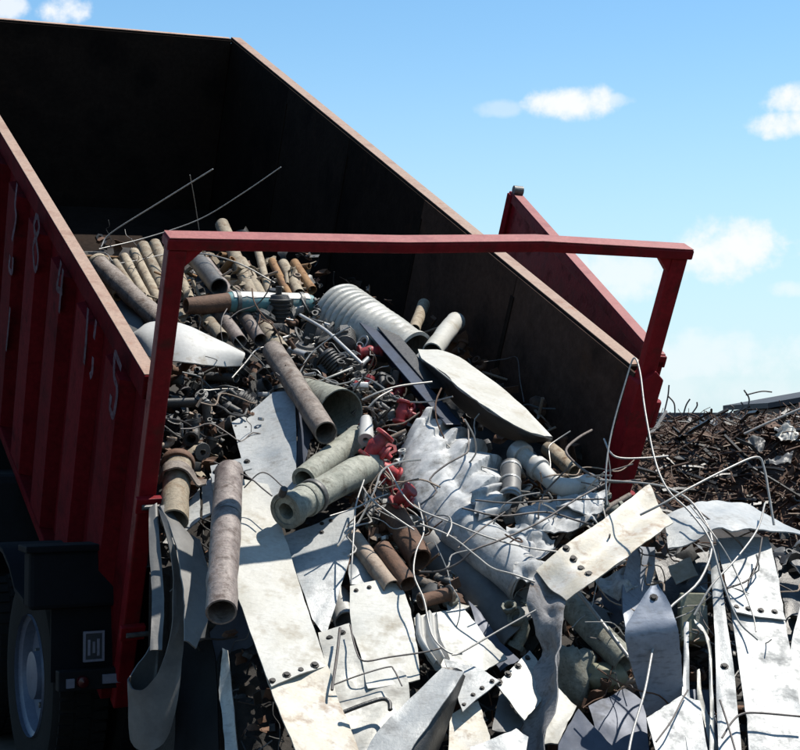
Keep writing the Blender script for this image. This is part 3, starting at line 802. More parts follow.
# long leaning pipe, flared pipe, black beam, culverts
pipe('long weathered pipe leaning down to an open end above the white sheets', (273, 351, .14), (326, 433, .26), 11, 'pipe', rough=.02, rpx2=12)
fp = pipe('flared funnel mouth pipe beside the long leaning pipe', (303, 388, .06), (341, 412, .15), 12, 'greycast', name='flared_pipe', mids=[(318, 399, .09)], rpx2=24, wall=.1, n=28)
tc_ = wthing('culvert', 'pale corrugated culvert pipe arching against the right inner wall', 'culvert', P(370, 330, 0))
pa, pb = P(336, 318, .05), P(412, 356, .08)
path = [pa.lerp(pb, i / 90) for i in range(91)]
ra, rb = 37 * mpp(pa), 25 * mpp(pb)
q = MB(); q.tube(path, [(ra + (rb - ra) * (i / 90) ** 1.2) * (1 + (.085 if i < 40 else .022) * (abs(math.sin(i * math.pi / 6)) ** .6 - .8)) for i in range(91)], 40, wall=.008, wob=lambda i, an: .03 * noise.noise(Vector((math.cos(an) * 1.5, math.sin(an) * 1.5, i * .04)))); obj('corrugated_shell', q, 'galv', tc_, angle=40)
d_ = (pb - pa).normalized()
q = MB(); q.lathe([(rb * .93, -.015), (rb * 1.07, -.012), (rb * 1.07, .012), (rb * .93, .015)], pb, d_, 40, True); obj('end_band', q, 'cream', tc_)
# blue black angle beams
def beam(label, a, b, wpx, dpx, mat):
    a, b = pt(a), pt(b); d = (b - a).normalized()
    nn = NA; x = d.cross(nn).normalized(); z = x.cross(d).normalized()
    wv, hv_ = wpx * mpp(a), dpx * mpp(a)
    if z.dot(CAM - a) < 0: z = -z
    q = MB(); th = .007
    prof = [(-wv / 2, 0), (wv / 2, 0), (wv / 2, -th), (-wv / 2 + th, -th), (-wv / 2 + th, -hv_), (-wv / 2, -hv_)]
    vs = [p + x * u_ + z * h_ for p in (a, b) for (u_, h_) in prof]; k = 6
    q.add(vs, [tuple(range(k)), tuple(range(2 * k - 1, k - 1, -1))] + [(i, i + k, (i + 1) % k + k, (i + 1) % k) for i in range(k)])
    return tag(obj('angle_beam', q, mat, smooth=False, bevel=.002), label, 'beam')
beam('blue black angle beam slanting below the culvert, the lower of two', (350, 303, .17), (454, 424, .20), 15, 20, 'navy')
beam('blue black steel beam slanting beside the culvert, the upper of two', (372, 312, .19), (438, 388, .20), 15, 24, 'black')
# dished plate
dp = wthing('dished_plate', 'long cream dished plate tilted against the right inner wall', 'plate', P(490, 410, 0))
U = [(418, 349, .22), (448, 352, .22), (484, 374, .24), (520, 404, .25), (552, 436, .22)]
V = [(423, 360, .24), (447, 378, .31), (482, 405, .33), (520, 428, .31), (553, 438, .23)]
ribbon('face', '', '', U, V, 'cream', dent=.006, prof=lambda s: -.01 * math.sin(math.pi * s), part_of=dp, mm=8)
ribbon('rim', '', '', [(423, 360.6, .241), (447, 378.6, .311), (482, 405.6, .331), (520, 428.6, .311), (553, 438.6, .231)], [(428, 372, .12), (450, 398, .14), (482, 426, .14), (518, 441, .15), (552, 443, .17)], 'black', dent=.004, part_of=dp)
pipe('pale pipe elbow end poking up beside the dished plate', (456, 322, .12), (432, 352, .17), 10, 'cream', mids=[(448, 330, .14)], rough=.05)
pipe('short pale pipe stub at the end of the culvert', (424, 304, .03), (414, 330, .05), 6, 'tan')
sheet('bent_flap', 'torn cream sheet flap under the dished plate end', 'sheet', [(418, 352, .19), (440, 372, .21), (436, 386, .14), (416, 372, .13), (408, 362, .14)], 'cream', dent=.012)
pipe('drab pipe stub lying below the tip of the dished plate', (548, 448, .05), (575, 472, .06), 8, 'tan', rough=.03)
pipe('white crook pipe below the tip of the dished plate', (518, 452, .14), (592, 482, .12), 9, 'white', name='crook_pipe', mids=[(540, 470, .14), (562, 487, .14)], bands=((.03, 12, 4, 'bright'), (.30, 8, 3, 'white')), rough=.05)
pipe('ridged galvanised can standing beside the crushed culvert', (511, 466, .15), (510, 500, .12), 10, 'dullzinc', name='ridged_can', cat='can', bands=((.1, 3, 1, 'bright'), (.5, 3, 1, 'bright'), (.9, 4, 1.6, 'bright')))

# crushed culvert in the middle and the pipe below it
cc = wthing('crushed_culvert', 'crushed silvery corrugated culvert in the middle of the heap', 'culvert', P(450, 500, -.1))
def corr(s, t_):
    ph = t_ * 6.5 + .9 * s + .35 * noise.noise(Vector((s * 2, t_ * 3, 1)))
    f_ = ph % 1
    saw = (f_ / .82 if f_ < .82 else (1 - f_) / .18) * 2 - 1
    return .17 * math.sin(math.pi * min(1, max(0, s))) ** .8 + (.004 + .065 * max(0, s - .30)) * saw + .03 * noise.noise(Vector((s * 1.6, t_ * 2.2, 8))) - .03 * max(0, 1 - abs(s - .42 - .1 * math.sin(t_ * 7)) * 9)
ribbon('corrugated_shell', '', '', [(399, 452, .02), (402, 478, .03), (420, 512, .03), (446, 548, .02)], [(438, 428, .02), (474, 450, .02), (506, 480, .0), (512, 520, -.02)], 'chalkzinc', prof2=corr, dent=.005, crease=.006, mm=56, sub=50, part_of=cc)
ribbon('torn_corrugation', '', '', [(470, 492, .2), (486, 486, .17), (506, 482, .1)], [(478, 520, .19), (494, 514, .17), (510, 508, .1)], 'chalkzinc', prof2=lambda s, t_: .016 * math.sin(s * 16), dent=.012, mm=30, part_of=cc)
pipe('smooth pale steel pipe running down from the crushed culvert', (462, 528, .05), (530, 585, .08), 27, 'chalkzinc', rpx2=24, n=32, rough=.02, wall=.06, bands=((.97, 5, 1.5, 'bright'),))
pipe('large shadowed pipe lying under the smooth pale pipe', (430, 552, -.10), (525, 640, -.08), 30, 'dullzinc', n=28, rough=.02, wall=.06)
pipe('green grey pipe slanting down under the twisted rail', (562, 596, .10), (626, 664, .12), 14, 'greycast', n=24, rough=.02)
pipe('thin pale rod lying along the green grey pipe', (572, 584, .22), (634, 664, .2), 2, 'wire', name='rod', cat='rod', wall=.9)
# grey hydrant pipes
pipe('flanged grey pipe with thick open end above the white sheets', (372, 464, .14), (286, 511, .26), 15, 'greycast', name='flanged_pipe', rpx2=16, wall=.45, n=28, rough=.015, bands=((.97, 12, 3.2, 'greycast'), (.78, 5, 1.5, 'greycast'), (.70, 6, 2, 'darkgrey')))
pipe('grey pipe lying behind the flanged pipe', (358, 436, .12), (304, 480, .19), 12, 'greycast', rpx2=13, wall=.3, n=24, rough=.015)
bk = MB()
pp_ = P(283, 492, .36)
bk.lathe([(0, .02), (.016, .02), (.016, -.02), (0, -.02)], pp_, (.3, -.6, .7), 8); tag(obj('nut', bk, 'black', angle=30), 'black nut on the flange of the grey pipe', 'nut')

# red valves
def valve(label, p, s, axis, mat='hydrant', grp='red valves in the heap'):
    r0 = wthing('valve', label, 'valve', p, grp); q0 = Vector((0, 0, 1)).rotation_difference(Vector(axis).normalized()); sd2 = q0 @ Vector((1, 0, 0))
    ax_ = Vector(axis).normalized()
    q = MB(); q.lathe([(0, -.9 * s), (.55 * s, -.9 * s), (.6 * s, -.85 * s), (.6 * s, -.7 * s), (.36 * s, -.66 * s), (.42 * s, -.3 * s), (.52 * s, 0), (.42 * s, .3 * s), (.36 * s, .66 * s), (.6 * s, .7 * s), (.6 * s, .85 * s), (.55 * s, .9 * s), (0, .9 * s)], p, ax_, 18); obj('body', q, mat, r0, angle=40)
    q = MB(); q.lathe([(.32 * s, 0), (.34 * s, .55 * s), (.5 * s, .58 * s), (.5 * s, .74 * s), (.2 * s, .8 * s), (.14 * s, 1.1 * s), (0, 1.1 * s)], p, sd2, 16); obj('bonnet', q, mat, r0, angle=40)
    return r0
valve('red valve lying on the ends of the two grey pipes', P(376, 446, .22), .08, (.5, .1, .6))
valve('red valve just above the crushed culvert, upper one', P(402, 412, .16), .062, (.2, .2, .9))
valve('small red valve against the left side of the crushed culvert', P(403, 496, .22), .060, (.6, -.3, .5))
valve('red valve body half hidden under the larger red valve', P(388, 470, .12), .065, (.7, .2, -.4))
valve('dull red valve in the black iron above the angle beam', P(370, 352, .12), .07, (.9, .2, .1))
pipe('white bottle shaped fitting beside the red valve', (366, 420, .22), (366, 440, .22), 6, 'white', name='fitting', cat='fitting', rpx2=8, wall=.8)

# brown brackets below the valves
pipe('brown rusty pipe hanging below the red valves', (392, 512, .12), (420, 560, .14), 13, 'rust', rough=.06)
pipe('broken brown pipe under the red valves, the left one', (352, 536, .10), (392, 588, .16), 9, 'palerust', rough=.08)
pipe('short brown pipe between the broken pipe and the sheet with bolts', (382, 548, .15), (408, 584, .18), 9, 'rust', rough=.08)
pipe('rusty cylinder lying above the small printed sheet', (420, 602, .16), (452, 593, .16), 7, 'rust', bands=((.05, 3, 2, 'palerust'), (.95, 3, 2, 'palerust')))
pipe('pale grey pipe end in the gap left of the middle bolted sheet', (338, 596, .0), (346, 622, .03), 12, 'bright')

# left cluster
pipe('coupled steel pipe beside the left frame post', (178, 462, .12), (174, 520, .16), 14, 'tan', name='coupled_pipe', bands=((.04, 8, 3, 'rust'), (.22, 4, 2, 'palerust')), n=24, rough=.01)
ribbon('clamp_band', 'rusty clamp band arched over the coupled pipe', 'clamp', [(158, 478, .12), (166, 462, .2), (185, 462, .2), (199, 478, .14), (207, 478, .13)], [(158, 484, .12), (166, 470, .22), (184, 470, .22), (197, 485, .16), (206, 484, .15)], 'pipe', thick=.008, dent=.002)
pipe('large upright brown pipe standing on the left white sheet', (229, 472, .26), (221, 612, .38), 14, 'brownpipe', rpx2=16, n=28, rough=.012, bands=((.36, 1.5, .5, 'darkgrey'),))

# ------------------------------------------------------------------ sheets of the fall
sheet('torn_sheet', 'tall white sheet standing point up in front of the long pipe', 'sheet', [(232, 424, .02), (262, 425, .04), (273, 393, .10), (296, 395, .12), (297, 492, .16), (276, 508, .14), (246, 474, .08)], 'galvw', bolts=[(236, 428), (246, 428), (256, 428)], dent=.006, bs=.6)
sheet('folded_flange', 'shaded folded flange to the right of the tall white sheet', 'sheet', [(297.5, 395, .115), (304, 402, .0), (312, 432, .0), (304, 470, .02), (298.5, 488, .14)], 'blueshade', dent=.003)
ribbon('long_strip', 'long cream strip running down the left of the fall, upper length', 'strip', [(210, 474, .12), (224, 545, .17), (246, 620, .22), (271, 686, .26)], [(268, 484, .13), (288, 545, .16), (308, 610, .20), (327, 664, .23)], 'cream', dent=.009, bolts=[(.98, [.06, .3, .55, .8])], mm=8, bs=1.0)
ribbon('long_strip', 'white strip lapped under the long cream strip, lower length', 'strip', [(266, 676, .24), (280, 715, .25), (300, 765, .26), (312, 800, .26)], [(323, 656, .21), (340, 700, .21), (364, 760, .2), (378, 800, .2)], 'rustsheet', dent=.01, mm=8)
sheet('end_tab', 'small drilled white tab behind the upright brown pipe', 'sheet', [(211, 466, .16), (250, 456, .18), (252, 468, .19), (212, 482, .17)], 'galvw', bolts=[(216, 472), (227, 469), (238, 465), (247, 462)], dent=.002, bs=.9)
sheet('torn_sheet', 'small white sheet between the coupled pipe and the upright pipe', 'sheet', [(186, 506, .08), (200, 488, .09), (200, 520, .10), (184, 532, .09)], 'galvw', dent=.003)
sheet('torn_sheet', 'narrow white sheet touching the left of the upright pipe', 'sheet', [(202, 487, .09), (213, 476, .1), (213, 512, .11), (203, 519, .1)], 'galvw', dent=.003)
sheet('torn_sheet', 'white tapering sheet right of the long cream strip', 'sheet', [(283, 532, .10), (354, 508, .12), (356, 528, .12), (349, 560, .12), (326, 634, .14), (312, 618, .13)], 'galvw', bolts=[(322, 521), (331, 519), (322, 530)], dent=.006, bs=.6)
sheet('torn_sheet', 'bright sheet under the broken brown pipe', 'sheet', [(348, 570, .10), (356, 540, .08), (392, 572, .10), (396, 578, .11), (350, 586, .11)], 'galvw', dent=.008, bolts=[])
ribbon('bolted_sheet', 'cream sheet with a bolted top edge in the lower middle', 'sheet', [(350, 586, .15), (352, 625, .17), (362, 662, .18), (368, 690, .18)], [(398, 576, .15), (410, 610, .17), (417, 645, .18), (420, 680, .18)], 'cream', bolts=[(.05, [.12, .38, .64, .9])], dent=.006, bs=.6)
ribbon('bent_sheet', 'white sheet with drilled tab left of the bolted cream sheet', 'sheet', [(318, 634, .14), (330, 680, .17), (352, 740, .18), (362, 775, .18)], [(350, 622, .15), (362, 660, .18), (404, 672, .19), (410, 705, .18)], 'galv', bolts=[(.06, [.3, .7])], dent=.012, bs=.9)
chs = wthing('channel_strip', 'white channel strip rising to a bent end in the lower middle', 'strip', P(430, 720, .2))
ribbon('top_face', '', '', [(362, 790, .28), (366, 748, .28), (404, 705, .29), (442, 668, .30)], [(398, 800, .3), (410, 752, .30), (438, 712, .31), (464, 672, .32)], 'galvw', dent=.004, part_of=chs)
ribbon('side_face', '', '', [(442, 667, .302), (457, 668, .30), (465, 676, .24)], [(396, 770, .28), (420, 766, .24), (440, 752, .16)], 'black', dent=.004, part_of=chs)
sheet('torn_sheet', 'grey printed sheet at the right of the bolted cream sheet', 'sheet', [(414, 618, .14), (465, 604, .14), (486, 634, .13), (508, 656, .10), (478, 676, .13), (436, 668, .15), (416, 640, .15)], 'galv', dent=.008)
ribbon('w_rail_end', 'white ribbed rail end standing on the printed sheet', 'rail', [(415, 617, .17), (418, 640, .18), (434, 664, .19)], [(437, 611, .17), (440, 636, .18), (450, 658, .19)], 'white', prof=lambda s: .016 * math.sin(s * 4 * math.pi), mm=24, dent=.003)
sheet('torn_sheet', 'small white sheet with bolted edge right of the bent strip', 'sheet', [(444, 660, .20), (478, 667, .21), (500, 682, .21), (462, 712, .22), (456, 690, .21)], 'galvw', bolts=[(464, 706), (473, 696), (482, 689), (492, 682)], dent=.004, bs=.6)
sheet('stained_sheet', 'cream sheet with orange rust streak at the bottom middle', 'sheet', [(450, 716, .16), (478, 700, .16), (490, 735, .18), (492, 790, .18), (446, 790, .18)], 'rustsheet', dent=.006)
sheet('drilled_plate', 'grey drilled plate leaning behind the twisted rail', 'plate', [(496, 684, .16), (530, 650, .15), (546, 672, .14), (542, 700, .15), (524, 720, .17)], 'galv', bolts=[(499, 682), (508, 674), (518, 666), (527, 658)], dent=.003, bs=.9)
sheet('torn_sheet', 'cream triangular sheet right of the twisted rail foot', 'sheet', [(556, 684, .12), (577, 706, .12), (558, 742, .14), (544, 742, .13)], 'cream', dent=.004)
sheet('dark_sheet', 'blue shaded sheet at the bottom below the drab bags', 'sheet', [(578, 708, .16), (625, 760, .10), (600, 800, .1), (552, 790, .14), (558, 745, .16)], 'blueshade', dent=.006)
sheet('torn_sheet', 'white sheet scrap lower left of the twisted rail', 'sheet', [(470, 748, .2), (516, 730, .2), (528, 738, .2), (520, 790, .2), (470, 790, .2)], 'galvw', dent=.01)
sheet('torn_sheet', 'dark underside sheet below the drilled plate', 'sheet', [(500, 690, .08), (524, 722, .1), (515, 735, .1), (492, 730, .1)], 'dullzinc', dent=.006)

# twisted rail
twr = wthing('twisted_rail', 'twisted galvanised rail bent over a pipe with four bolts and rust bloom', 'rail', P(560, 700, .1))
tr_l = [(648, 488, .34), (622, 506, .36), (592, 530, .37), (560, 552, .37), (536, 573, .34)]
tr_r = [(673, 524, .36), (645, 545, .38), (618, 566, .39), (592, 585, .38), (566, 602, .34)]
ribbon('rail_span', '', '', tr_l, tr_r, 'rustsheet', prof=lambda s: .012 * math.cos(s * 2 * math.pi), mm=14, dent=.012, bolts=[(.72, [.06, .3, .55, .8])], bs=1.1, part_of=twr)
bl, br = P(536, 573, .34), P(566, 602, .34)
ribbon('rail_foot', '', '', [P(544, 566, .325), P(533, 580, .318), D(530, 606, 5.70), D(543, 650, 5.66), D(532, 690, 5.58), D(520, 735, 5.50), D(514, 790, 5.40)], [P(575, 596, .325), P(566, 604, .318), D(563, 622, 5.58), D(562, 652, 5.50), D(561, 690, 5.42), D(553, 740, 5.33), D(549, 790, 5.25)], 'footshade', prof=lambda s: .014 * math.cos(s * 2 * math.pi), mm=18, dent=.03, crease=.006, part_of=twr)
# far right sheets
ribbon('arched_sheet', 'white sheet arched over the hanging strips at the right', 'sheet', [(664, 516, .30), (692, 504, .30), (722, 502, .28), (752, 509, .26), (800, 531, .22), (840, 548, .2)], [(668, 548, .33), (696, 541, .36), (722, 531, .37), (756, 530, .34), (800, 535, .26), (840, 556, .22)], 'galvw', dent=.012, mm=8)
ribbon('wide_strip', 'wide white strip hanging at the right, upper length with bolts', 'strip', [(716, 538, .22), (724, 575, .26), (733, 612, .28)], [(768, 538, .22), (777, 575, .26), (785, 620, .28)], 'galvw', dent=.007, mm=8, bolts=[(.93, [.08, .32, .56, .82])], bs=.9)
ribbon('wide_strip', 'wide white strip hanging at the right, lower length', 'strip', [(731, 602, .265), (741, 680, .27), (748, 740, .27), (754, 800, .27)], [(783, 612, .265), (796, 680, .27), (806, 740, .27), (814, 800, .27)], 'galvw', dent=.008, mm=8)
ribbon('narrow_strip', 'narrow white strip left of the wide hanging strip', 'strip', [(709, 548, .24), (713, 600, .26), (716, 680, .27), (720, 800, .27)], [(717, 545, .25), (724, 600, .27), (735, 680, .28), (746, 800, .28)], 'galvw', dent=.004, bolts=[(.62, [.5])])
ribbon('edge_strip', 'white strip cut by the right picture edge', 'strip', [(806, 585, .2), (790, 652, .22), (798, 720, .24), (808, 800, .24)], [(840, 585, .2), (840, 652, .22), (850, 720, .24), (850, 800, .24)], 'galvw', dent=.005)
YB = 5.45
ribbon('hanging_strip', 'blue shaded strip hanging below the twisted rail end', 'strip', [D(651, 586, 5.52), D(634, 612, 5.45), D(625, 636, 5.41), D(634, 675, 5.46), D(647, 716, 5.50)], [D(658, 584, 5.52), D(672, 610, 5.45), D(679, 634, 5.41), D(682, 668, 5.46), D(684, 701, 5.50)], 'midzinc', dent=.006, mm=8, bolts=[(.12, [.5])])
ribbon('leaf_sheet', 'cream and blue leaf shaped sheet behind the hanging strip', 'sheet', [(630, 546, .2), (622, 590, .16), (626, 634, .14)], [(654, 548, .18), (652, 580, .12), (640, 610, .12)], 'midzinc', dent=.006)
sheet('torn_sheet', 'white sheet below the blue shaded hanging strip', 'sheet', [(646, 719, .26), (682, 697, .26), (700, 702, .27), (714, 790, .28), (668, 790, .28)], 'galvw', dent=.006)
bx_ = wthing('olive_box', 'olive green metal box end between the hanging strips', 'box', P(692, 650, .05))
c0 = P(692, 620, .1); bm_ = MB(); bm_.box(c0, (.105, .14, .20), Matrix.Rotation(R_(-6), 3, 'Z') @ Matrix.Rotation(R_(-18), 3, 'X')); obj('shell', bm_, 'olive', bx_, False, bevel=.006)
bm_ = MB(); bm_.box(c0 + Vector((.024, -.074, .01)), (.05, .012, .12), Matrix.Rotation(R_(-6), 3, 'Z') @ Matrix.Rotation(R_(-18), 3, 'X')); obj('cover_plate', bm_, 'greycast', bx_, False, bevel=.003)
ribbon('looped_band', 'narrow white looped band hanging between the strips at the right', 'band', [(684, 622, .24), (684, 660, .25), (682, 700, .26), (688, 760, .27)], [(689, 622, .24), (689, 660, .25), (690, 700, .26), (704, 760, .27)], 'galvw', dent=.002, mm=3)
ribbon('looped_band', 'thin curved band beside the narrow white strip', 'band', [(694, 619, .24), (707, 632, .25), (712, 660, .26), (714, 720, .27), (714, 780, .27)], [(695, 623, .24), (704, 635, .25), (709, 660, .26), (710, 720, .27), (709, 780, .27)], 'galv', dent=.002, mm=3)
ribbon('tapered_band', 'tapered pale band in the dark gap at the bottom right', 'band', [(697, 670, .2), (698, 700, .22), (706, 730, .24), (716, 760, .24)], [(700, 668, .2), (703, 700, .22), (713, 728, .24), (724, 756, .24)], 'galv', dent=.002, mm=3)

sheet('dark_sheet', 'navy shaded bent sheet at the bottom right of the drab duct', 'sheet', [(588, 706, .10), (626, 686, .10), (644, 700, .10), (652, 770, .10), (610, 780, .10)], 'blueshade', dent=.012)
sheet('torn_sheet', 'added sheet blackened as shade deep between the olive box and the hanging strip', 'sheet', [(655, 560, .05), (708, 552, .05), (708, 600, .04), (668, 620, .02)], 'black', dent=.015)  # added sheet, black to stand for the gap's deep shade
sheet('torn_sheet', 'added sheet scrap blackened as shade right of the wide strip bolts', 'sheet', [(776, 556, .04), (806, 560, .04), (806, 640, .05), (788, 640, .05)], 'black', dent=.02)  # another added sheet whose black plays a shaded gap
sheet('torn_sheet', 'cream scrap behind the olive box top', 'sheet', [(668, 566, .12), (690, 558, .14), (698, 576, .12), (676, 584, .1)], 'cream', dent=.008)
sheet('torn_sheet', 'pale crumpled sheet under the twisted rail, left of the leaf shaped sheet', 'sheet', [(600, 590, .05), (622, 584, .06), (626, 620, .03), (608, 630, .0)], 'blueshade', dent=.02)
sheet('torn_sheet', 'grey sheet in the gap between the printed sheet and the shadowed pipe', 'sheet', [(468, 600, .02), (500, 640, .02), (520, 660, .02), (500, 672, .04), (480, 640, .03)], 'blueshade', dent=.012)
ribbon('strip', 'narrow dull strip curving under the looped bands', 'strip', [(686, 690, .12), (690, 720, .14), (700, 770, .16)], [(712, 690, .12), (716, 720, .14), (722, 770, .16)], 'blueshade', dent=.01)

# left fringe: dark hanging sheets and curled bands
ribbon('curled_band', 'wide grey metal band curled into a loop at the foot of the left post', 'band',
       [D(160, 596, 6.02), D(152, 642, 6.0), D(132, 672, 5.92), D(128, 684, 5.80), D(142, 690, 5.72), D(160, 668, 5.72), D(173, 620, 5.76), D(172, 560, 5.82), D(158, 508, 5.86)],
       [D(158, 660, 6.02), D(150, 706, 6.0), D(134, 728, 5.92), D(131, 742, 5.80), D(148, 752, 5.72), D(170, 732, 5.72), D(182, 660, 5.76), D(184, 590, 5.82), D(166, 516, 5.86)], 'dullzinc', dent=.006)
ribbon('hanging_band', 'narrow grey band hanging beside the left frame post', 'band', [(149, 508, .16), (149, 545, .13), (152, 600, .1), (150, 650, .05)], [(157, 503, .17), (160, 545, .14), (164, 600, .1), (162, 650, .05)], 'dullzinc', dent=.004)
ribbon('hanging_band', 'curved grey sheet edge hanging left of the upright pipe', 'band', [(160, 506, .20), (176, 545, .22), (183, 590, .22), (186, 640, .2)], [(168, 506, .16), (198, 548, .16), (212, 598, .15), (197, 648, .16)], 'dullzinc', dent=.008)
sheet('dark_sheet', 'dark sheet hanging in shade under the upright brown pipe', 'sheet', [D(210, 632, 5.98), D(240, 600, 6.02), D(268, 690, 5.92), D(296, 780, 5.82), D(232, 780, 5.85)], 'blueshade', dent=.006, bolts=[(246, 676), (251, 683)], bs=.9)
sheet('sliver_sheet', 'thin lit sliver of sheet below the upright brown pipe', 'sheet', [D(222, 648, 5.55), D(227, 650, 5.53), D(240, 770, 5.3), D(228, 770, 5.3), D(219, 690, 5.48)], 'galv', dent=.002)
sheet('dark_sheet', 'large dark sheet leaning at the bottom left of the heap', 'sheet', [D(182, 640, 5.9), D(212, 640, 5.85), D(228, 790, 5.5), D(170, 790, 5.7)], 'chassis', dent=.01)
sheet('dark_sheet', 'bent dark grey sheet behind the curled band', 'sheet', [(175, 528, .06), (200, 540, .06), (214, 590, .08), (205, 640, .04), (188, 640, .02), (180, 590, .05)], 'dullzinc', dent=.012)

# drab bags / crumpled ducts right of the twisted rail
def lump(name, label, cat, c, rad, mat, sq=(1, 1, 1), amp=.28, seed=1, n=3):
    bm = bmesh.new(); bmesh.ops.create_icosphere(bm, subdivisions=n, radius=1)
    q = MB(); vs = []
    for v in bm.verts:
        d = v.co.normalized(); k = 1 + amp * noise.noise(d * 1.6 + Vector((seed, seed * 2, 0))) + amp * .4 * noise.noise(d * 4 + Vector((seed, 0, 3)))
        k += amp * .35 * abs(noise.noise(d * 3 + Vector((0, seed, 7))))
        vs.append(c + Vector((d.x * sq[0], d.y * sq[1], d.z * sq[2])) * rad * k)
    bm.verts.index_update(); q.add(vs, [tuple(v.index for v in f.verts) for f in bm.faces]); bm.free()
    return tag(obj(name, q, mat, angle=60), label, cat)
lump('crumpled_duct', 'drab crumpled duct behind the twisted rail', 'duct', P(572, 676, .02), .10, 'greycast', (.9, .8, 1.3), .35, 4)
lump('cast_housing', 'olive cast housing right of the crumpled duct', 'housing', P(604, 676, .05), .07, 'olive', (1.3, .8, .8), .3, 9)
def crumpled(label, Lp, Rp, mat='chalkzinc', seed=0):
    return ribbon('crumpled_sheet', label, 'sheet', Lp, Rp, mat, dent=.03, crease=.035, mm=22, sub=10, seed=seed)
crumpled('crumpled white sheet below the white crook pipe', [(514, 512, .04), (545, 500, .10), (590, 498, .08)], [(518, 536, .06), (550, 534, .12), (598, 524, .08)], seed=1)
crumpled('crumpled white sheet right of the smooth pale pipe end', [(508, 532, .08), (530, 530, .12), (556, 538, .1)], [(506, 550, .1), (530, 556, .14), (552, 556, .12)], seed=2)
crumpled('crumpled white scrap left of the twisted rail top', [(560, 492, .08), (582, 488, .12), (606, 494, .1)], [(556, 508, .1), (580, 512, .14), (602, 512, .12)], seed=3)
crumpled('torn crumpled sheet under the twisted rail span', [(596, 580, .1), (614, 572, .14), (634, 566, .12)], [(602, 594, .1), (620, 596, .14), (636, 590, .12)], seed=4)
crumpled('crumpled white scrap at the mouth of the smooth pale pipe', [(516, 566, .2), (534, 560, .22), (552, 566, .2)], [(514, 580, .22), (532, 584, .24), (548, 584, .22)], seed=5)
lump('sheet_scrap', 'crumpled brown sheet scrap against the right inner wall', 'sheet scrap', P(538, 406, -.02), .045, 'rust', (1, .8, 1.2), .6, 41)

# ------------------------------------------------------------------ wires and rods
W_ = 'bent wires over the heap'
wire('bent wire rising to the right out of the load, the left one', [(101, 247, .05), (111, 233, .12), (160, 202, .35), (213, 169, .62)], .006, group=W_)
wire('long curved wire rising highest above the load', [(99, 249, .05), (145, 238, .08), (198, 220, .2), (240, 195, .4), (281, 167, .62)], .0055, group=W_)
wire('short straight wire crossing the two rising wires', [(190, 175, .45), (195, 203, .22), (199, 230, .02)], .004, group=W_)
wire('pale wire bowed under the header beam', [(185, 256, .15), (205, 254, .2), (240, 264, .2), (275, 283, .15)], .007, group=W_)
wire('thin yellowed wire by the left rail', [(84, 252, .05), (105, 253, .06), (114, 262, .06), (128, 262, .06), (165, 254, .08)], .004, group=W_)
wire('thin wire bent square against the right inner wall', [(484, 362, .1), (505, 359, .12), (517, 358, .12), (520, 380, .08), (524, 402, .04)], .004, 'darkwire', group=W_)
HT = D(634, 360, 6.35)
wire('tall pale wire loop leaning on the right hinge post', [D(607, 505, 6.15), D(606, 470, 6.2), D(612, 430, 6.28), D(626, 380, 6.34), D(634, 358, 6.36), D(640, 372, 6.3), D(645, 410, 6.15), D(655, 460, 5.95), D(668, 490, 5.8), D(690, 512, 5.7), D(710, 540, 5.6), D(722, 580, 5.5), D(738, 620, 5.42), D(758, 640, 5.38)], .006, group=W_)
wire('wire hooked in front of the hinge post', [(604, 439, .3), (610, 452, .3), (620, 458, .3), (645, 458, .3), (668, 456, .3)], .007, group=W_)
wire('hooked rod curling up from the white crook pipe', [(592, 430, .2), (578, 438, .22), (566, 450, .24), (574, 462, .24), (590, 474, .24), (612, 482, .22), (640, 480, .2)], .008, 'brownpipe', name='hooked_rod', cat='rod', group=W_)
wire('pale bent rod forming a peak over the far scrap', [D(640, 515, 5.75), D(664, 503, 5.75), D(690, 488, 5.8), D(725, 470, 5.9), D(756, 457, 6.0), D(764, 468, 6.0), D(769, 495, 5.95), D(774, 525, 5.9)], .0075, group=W_)
wire('long white wire falling from the arched sheet to the lower right', [(600, 480, .3), (650, 484, .36), (672, 490, .38), (694, 505, .4), (712, 540, .4), (700, 580, .42), (668, 610, .4), (655, 640, .40), (645, 690, .4), (632, 735, .38), (626, 770, .38)], .0075, group=W_)
wire('straight pale rod slanting across the arched sheet', [(765, 503, .36), (757, 530, .38), (735, 560, .38), (712, 585, .36), (694, 615, .3)], .0065, group=W_)
wire('curved wire on the wide white strip', [(762, 538, .34), (757, 565, .32), (748, 580, .32), (728, 588, .32)], .006, 'darkwire', group=W_)
wire('straight wire from the arched sheet down the wide strip', [(690, 505, .42), (716, 538, .42), (735, 570, .36), (752, 612, .34), (756, 632, .33)], .005, group=W_)
wire('kinked wire lying across the foot of the wide strip', [(722, 738, .32), (732, 722, .33), (742, 714, .33), (760, 713, .33), (806, 717, .33)], .006, 'darkwire', group=W_)
wire('dark wire along the narrow strip at the bottom right', [(720, 700, .34), (728, 725, .34), (738, 760, .34)], .006, 'darkwire', group=W_)
wire('dark wire on the white sheet below the hanging strip', [(656, 742, .32), (672, 720, .33), (682, 700, .33), (688, 690, .3)], .005, 'darkwire', group=W_)
wire('long pale wire sagging from the red valves across the smooth pipe', [(388, 468, .28), (404, 496, .3), (420, 510, .3), (450, 522, .3), (490, 538, .3), (530, 548, .3), (560, 552, .3)], .0055, group=W_)
wire('pale wire across the smooth pipe, the lowest of three', [(420, 524, .3), (450, 536, .3), (475, 555, .32), (492, 568, .33), (512, 574, .34), (535, 582, .34)], .0065, group=W_)
wire('dark wire looping under the smooth pipe', [(420, 572, .2), (440, 571, .24), (460, 562, .28), (474, 550, .32), (500, 540, .32), (540, 522, .3), (575, 500, .26), (608, 482, .26)], .007, 'darkwire', group=W_)
